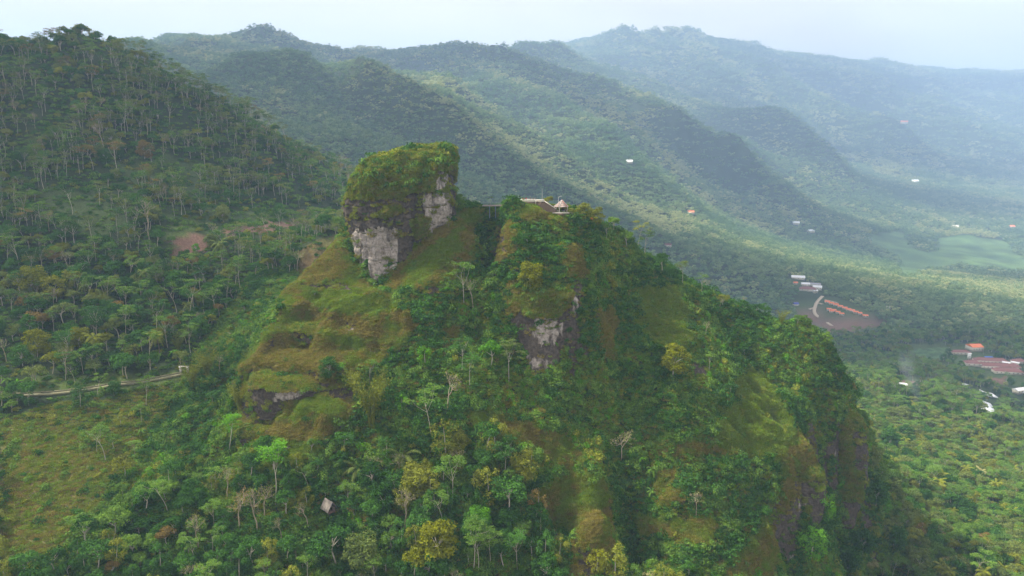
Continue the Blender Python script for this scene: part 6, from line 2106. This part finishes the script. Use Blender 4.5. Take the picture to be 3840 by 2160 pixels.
LMK = [(1990, 1020, 'the bright yellow-green tree on the bluff'), (2525, 1345, 'the round yellow-green tree'), (1236, 1920, 'the thatched hut'), (1500, 1690, 'the big feather palm'), (1350, 1750, 'the smaller feather palm'), (1640, 2030, 'the big golden tree'),
       (1800, 1950, 'the brightest green tree'), (1520, 1930, 'the pale dead crown'), (690, 1400, 'the gateway'), (480, 1440, 'the footpath middle'), (200, 1478, 'the footpath bend'), (20, 1490, 'the footpath left end'), (1080, 1690, 'the left cliff foot'), (1000, 1650, 'the leaning tall tree'),
       (2040, 1380, 'the white cliff nose'), (2300, 1650, 'the white dead tree'), (2445, 1820, 'the banana pair on the face'), (2200, 1950, 'the brown grassy rib'), (3000, 1850, 'the lower right cliff'), (3190, 1650, 'the right knob cliffs'), (3690, 2010, 'the rust-orange tree'),
       (3640, 1790, 'the palm pair'), (3400, 1900, 'the broad dark tree at the right'), (3635, 2120, 'the bright tree at the right corner'), (1010, 1860, 'the lower left leaning trunk'), (430, 1990, 'the spreading forked tree'), (470, 1750, 'the small olive tree'), (900, 1940, 'the white brownish tree'),
       (130, 1900, 'the lower left grass slope'), (60, 2100, 'the lower left corner'), (700, 2100, 'the lower left thicket'), (1360, 2080, 'the round grey-green bottom tree'), (1000, 2120, 'the bottom olive grove'), (1190, 1780, 'the olive thicket under the cliff'),
       (130, 1060, 'the big golden tree at the edge'), (350, 1290, 'the palm above the footpath'), (700, 900, 'the red soil patch'), (900, 1200, 'the dome left edge'), (2785, 1150, 'the lone round tree'), (2400, 1020, 'the rock pillar'), (2600, 2100, 'the lower right face'), (2880, 1550, 'the bright grass terraces'), (1395, 1450, 'the big bamboo clump'), (3830, 2130, 'the lower right corner'), (3830, 1850, 'the right edge woods'), (2750, 1700, 'the dark shrub terrace')]
LM = np.array([(a, b) for a, b, _ in LMK], float)
LMW = np.array([len(c.split()) for _, _, c in LMK])
used = {}
groups = {}


def label_for(i):
    k, c = T_K[i], T_C[i]
    x, y = tpx[i], tpy[i]
    d = np.hypot(LM[:, 0] - x, (LM[:, 1] - y)) + 400 * (LMW > 6)
    best = np.argsort(d)[:14]
    hw = 'tall' if T_H[i] > BASEH[k] * 1.08 else ('small' if T_H[i] < BASEH[k] * 0.75 else 'middling')
    for j in best:
        dx, dy = x - LM[j, 0], y - LM[j, 1]
        rel = ('right of' if dx > 0 else 'left of') if abs(dx) > abs(dy) * 1.3 else ('below' if dy > 0 else 'above') if abs(dy) > abs(dx) * 1.3 else (('below and ' if dy > 0 else 'above and ') + ('right of' if dx > 0 else 'left of'))
        t = '%s %s %s %s %s' % (hw, CN[c], SHAPE[k], rel, LMK[j][2])
        if len(t.split()) > 16:
            t = t.replace('middling ', '').replace('flat-crowned ', '')
        if t not in used:
            break
    return t


def region(i):
    if left_up_f(i):
        return 'trees on the upper left hill'
    x = tpx[i]
    return 'trees on the left slopes' if x < 900 * Q * 0.67 else ('trees on the right slope' if x > 3150 else 'trees on and below the steep hill')


def left_up_f(i):
    return TP[i, 1] > 410 and tpx[i] < 1300


for i in sorted(ind, key=lambda q: (q >= nfix, -size[q])):
    k, v, c = T_K[i], T_V[i], T_C[i]
    x, y, z = TP[i]
    root = empty(NAMES[k], (x, y, z + CAMZ), random.uniform(0, 6.28), T_S[i])
    root.rotation_euler = (random.uniform(-.07, .07), random.uniform(-.07, .07), random.uniform(0, 6.28))
    lb = FIX[i][6] if i < nfix else label_for(i)
    used.setdefault(lb, []).append(root)
    tag(root, lb, CATS.get(k, 'tree'), region(i))
    tn, cn = ('stem', 'leaf_crown') if k == 'banana' else ('culms', 'crown') if k == 'bamboo' else ('trunk', 'crown')
    link(tn, KIND[k][v][0], root)
    link(cn, crown_mesh(k, v, c), root)

# all the other trees of the near woods, in one mass
combos = sorted({(T_K[i], T_V[i], T_C[i]) for i in range(n_all) if i not in ind})
cidx = {q: n for n, q in enumerate(combos)}
fm_ = [join_meshes('tree_%s' % NAMES[k], [(KIND[k][v][0], KIND[k][v][0].materials[0]), (KIND[k][v][1], LEAF[c])]) for k, v, c in combos]
fc_ = proto_collection('forest_kinds', fm_)
rest = [i for i in range(n_all) if i not in ind]
rr_ = np.stack([RNG.normal(size=len(rest)) * 0.05, RNG.normal(size=len(rest)) * 0.05, RNG.random(len(rest)) * 6.28], 1)
scatter('forest', to_world(TP[rest]), rr_, np.array([T_S[i] for i in rest]), np.array([cidx[(T_K[i], T_V[i], T_C[i])] for i in rest]), fc_, label='mixed woods of slender and bushy trees on the slopes')

# undergrowth in the near woods outside the hill
X, Y = jitter_grid(-560, 700, 120, 760, 3.4)
P_ = np.stack([X, Y, ground(X, Y)], 1)
Zu = zones(P_)
m = in_frame(P_, 150) & ~G1.has(X, Y, 3) & clear_of_keep(X, Y) & ~Zu['soil'] & ~Zu['field'] & visible(P_ + np.array([0, 0, 2.0]), 2.0)
m &= RNG.random(len(X)) < np.where(Zu['olive'], 0.35, np.where(Zu['clear'], 0.6, 0.9)) * np.where(Y > 450, 0.7, 1)
X, Y, P_ = X[m], Y[m], P_[m]
n = len(X)
scatter('undergrowth', to_world(P_), np.stack([np.zeros(n), np.zeros(n), RNG.random(n) * 6.28], 1), (0.5 + 0.9 * RNG.random(n)) * np.where(Y > 450, 1.5, 1), RNG.choice([0, 1, 2, 3, 2, 4, 6, 7], n), shr, label='undergrowth between the trees of the lower slopes')
X, Y = jitter_grid(-330, -90, 130, 330, 1.5)
P_ = np.stack([X, Y, ground(X, Y)], 1)
Zu = zones(P_)
m = in_frame(P_, 60) & ~G1.has(X, Y, 1) & (Zu['clear'] | Zu['olive'])
X, Y, P_ = X[m], Y[m], P_[m]
n = len(X)
scatter('meadow_grass', to_world(P_), np.stack([np.zeros(n), np.zeros(n), RNG.random(n) * 6.28], 1), 0.8 + 0.8 * RNG.random(n), RNG.choice([0, 1, 4, 5, 2], n), tur, label='rough grass on the open lower left slope')

# far woods: clumps of trees over the valley and the mountains
cm_ = []
for i, c in enumerate(('far_dark', 'far_dark', 'far_mid', 'far_dark', 'far_mid', 'far_mid', 'far_sunlit', 'far_sunlit')):
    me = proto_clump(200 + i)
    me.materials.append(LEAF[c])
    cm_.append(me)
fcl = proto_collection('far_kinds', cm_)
parts = []
for y0, y1, stp in ((1160, 2400, 16.0), (2400, 5600, 27.0), (5600, 14500, 52.0)):
    X, Y = jitter_grid(-0.78 * y1, 0.78 * y1, y0, y1, stp)
    P_ = np.stack([X, Y, ground(X, Y)], 1)
    m = in_frame(P_, 120)
    X, Y, P_ = X[m], Y[m], P_[m]
    m = visible(P_ + np.array([0, 0, 14.0]), 3.0, 70) & clear_of_keep(X, Y)
    P_ = P_[m]
    o_, zz = zone_open(P_)
    P_ = P_[~o_]
    parts.append(np.concatenate([P_, np.full((len(P_), 1), stp / 20.0)], 1))
A_ = np.concatenate(parts)
n = len(A_)
cc = 0.8 * fbm(A_[:, 0] / 330, A_[:, 1] / 330, None, 4) + 0.5 * fbm(A_[:, 0] / 90, A_[:, 1] / 90, None, 2) + RNG.normal(size=n) * 0.3  # broad noise patches: palest clumps imitate sunlit slopes, besides fields and bamboo
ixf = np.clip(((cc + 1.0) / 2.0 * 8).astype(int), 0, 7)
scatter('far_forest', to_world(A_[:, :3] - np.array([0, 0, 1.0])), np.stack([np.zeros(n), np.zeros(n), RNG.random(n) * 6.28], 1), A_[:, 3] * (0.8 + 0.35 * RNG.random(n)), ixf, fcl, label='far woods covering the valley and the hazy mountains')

# ------------------------------------------------------------------ the haze
HAZE_DENSITY = 0.00013
zb = min(G3.Z.min() - 27, G2.Z.min() - 20, G1.Z.min()) + CAMZ - 1
ztop = G3.Z.max() + CAMZ + 40
hz = MB().box((2500, 8350, (zb + ztop) / 2), (20600, 17500, ztop - zb))
mh, nt, N, L, out = new_mat('pale_blue_haze')
pv = N.new('ShaderNodeVolumePrincipled')
pv.inputs['Color'].default_value = (0.48, 0.68, 1.0, 1)
pv.inputs['Density'].default_value = HAZE_DENSITY
pv.inputs['Anisotropy'].default_value = 0.12
L.new(pv.outputs[0], out.inputs['Volume'])
ho = hz.build('haze', mh)
tag(ho, 'pale blue haze filling the valley air', None, None, 'stuff')


# ------------------------------------------------------------------ broken clouds high above the haze; their shadows lie on the hills
mc, nt, N, L, out = new_mat('cloud_vapour')
dfs, trl, trp = N.new('ShaderNodeBsdfDiffuse'), N.new('ShaderNodeBsdfTranslucent'), N.new('ShaderNodeBsdfTransparent')
dfs.inputs['Color'].default_value = trl.inputs['Color'].default_value = (0.95, 0.95, 0.95, 1)
m1, m2 = N.new('ShaderNodeMixShader'), N.new('ShaderNodeMixShader')
m1.inputs[0].default_value = 0.6
m2.inputs[0].default_value = 0.3
L.new(dfs.outputs[0], m1.inputs[1])
L.new(trl.outputs[0], m1.inputs[2])
L.new(m1.outputs[0], m2.inputs[1])
L.new(trp.outputs[0], m2.inputs[2])
L.new(m2.outputs[0], out.inputs['Surface'])
CLOUDS = [  # where the shadow falls: x, y, ground level from the camera, half sizes
    (-480, 560, 20, 260, 240), (60, 1450, -150, 560, 330), (700, 2100, -200, 420, 230), (-100, 2350, 150, 420, 260), (1250, 2750, -50, 480, 230), (800, 3500, 250, 450, 200),
    (2100, 3300, -100, 560, 260), (1800, 4150, 200, 500, 200), (2700, 4500, 300, 700, 230), (-1000, 2000, 200, 300, 300), (1500, 1700, -320, 420, 230), (3300, 3600, 0, 500, 500),
]
for k, (sx, sy, sz, hx, hy) in enumerate(CLOUDS):
    if sy > 1400:
        f_ = far_y(sy) / sy
        sx, sy, sz, hx, hy = sx * f_, sy * f_, sz * f_, hx * 2.0, hy * 1.9
    rng = np.random.default_rng(500 + k)
    zc = 2500 + 120 * rng.random()
    t = (zc - sz) / to_sun[2]
    c = (sx + to_sun[0] * t, sy + to_sun[1] * t, zc + CAMZ)
    V, Fa, n0 = [], [], 0
    mbc = MB()
    nu, nv = 22, 12
    for q in range(7):
        a = rng.random() * 6.28
        r = 0.75 * math.sqrt(rng.random()) if q else 0
        ox, oy = hx * r * math.cos(a), hy * r * math.sin(a)
        rx, ry, rz_ = hx * (0.35 + 0.25 * rng.random()), hy * (0.35 + 0.25 * rng.random()), 55 + 50 * rng.random()
        if q == 0:
            rx, ry = hx * 0.7, hy * 0.7
        u, v = np.meshgrid(np.linspace(0, 2 * math.pi, nu, endpoint=False), np.linspace(0.02, math.pi - 0.02, nv))
        X_, Y_, Z_ = np.sin(v) * np.cos(u), np.sin(v) * np.sin(u), np.cos(v)
        d = 1 + 0.45 * fbm(X_ * 2 + 9 * q + k, Y_ * 2, Z_ * 2, 3)
        Vc = np.stack([ox + rx * X_ * d, oy + ry * Y_ * d, rz_ * Z_ * d], -1).reshape(-1, 3)
        i, j = np.mgrid[0:nv - 1, 0:nu]
        j2 = (j + 1) % nu
        mbc.add(Vc, np.stack([i * nu + j, i * nu + j2, (i + 1) * nu + j2, (i + 1) * nu + j], -1).reshape(-1, 4))
    co = mbc.build('cloud', mc, None, True, c)
    tag(co, 'broken white cloud drifting high over the hills', None, None, 'stuff')
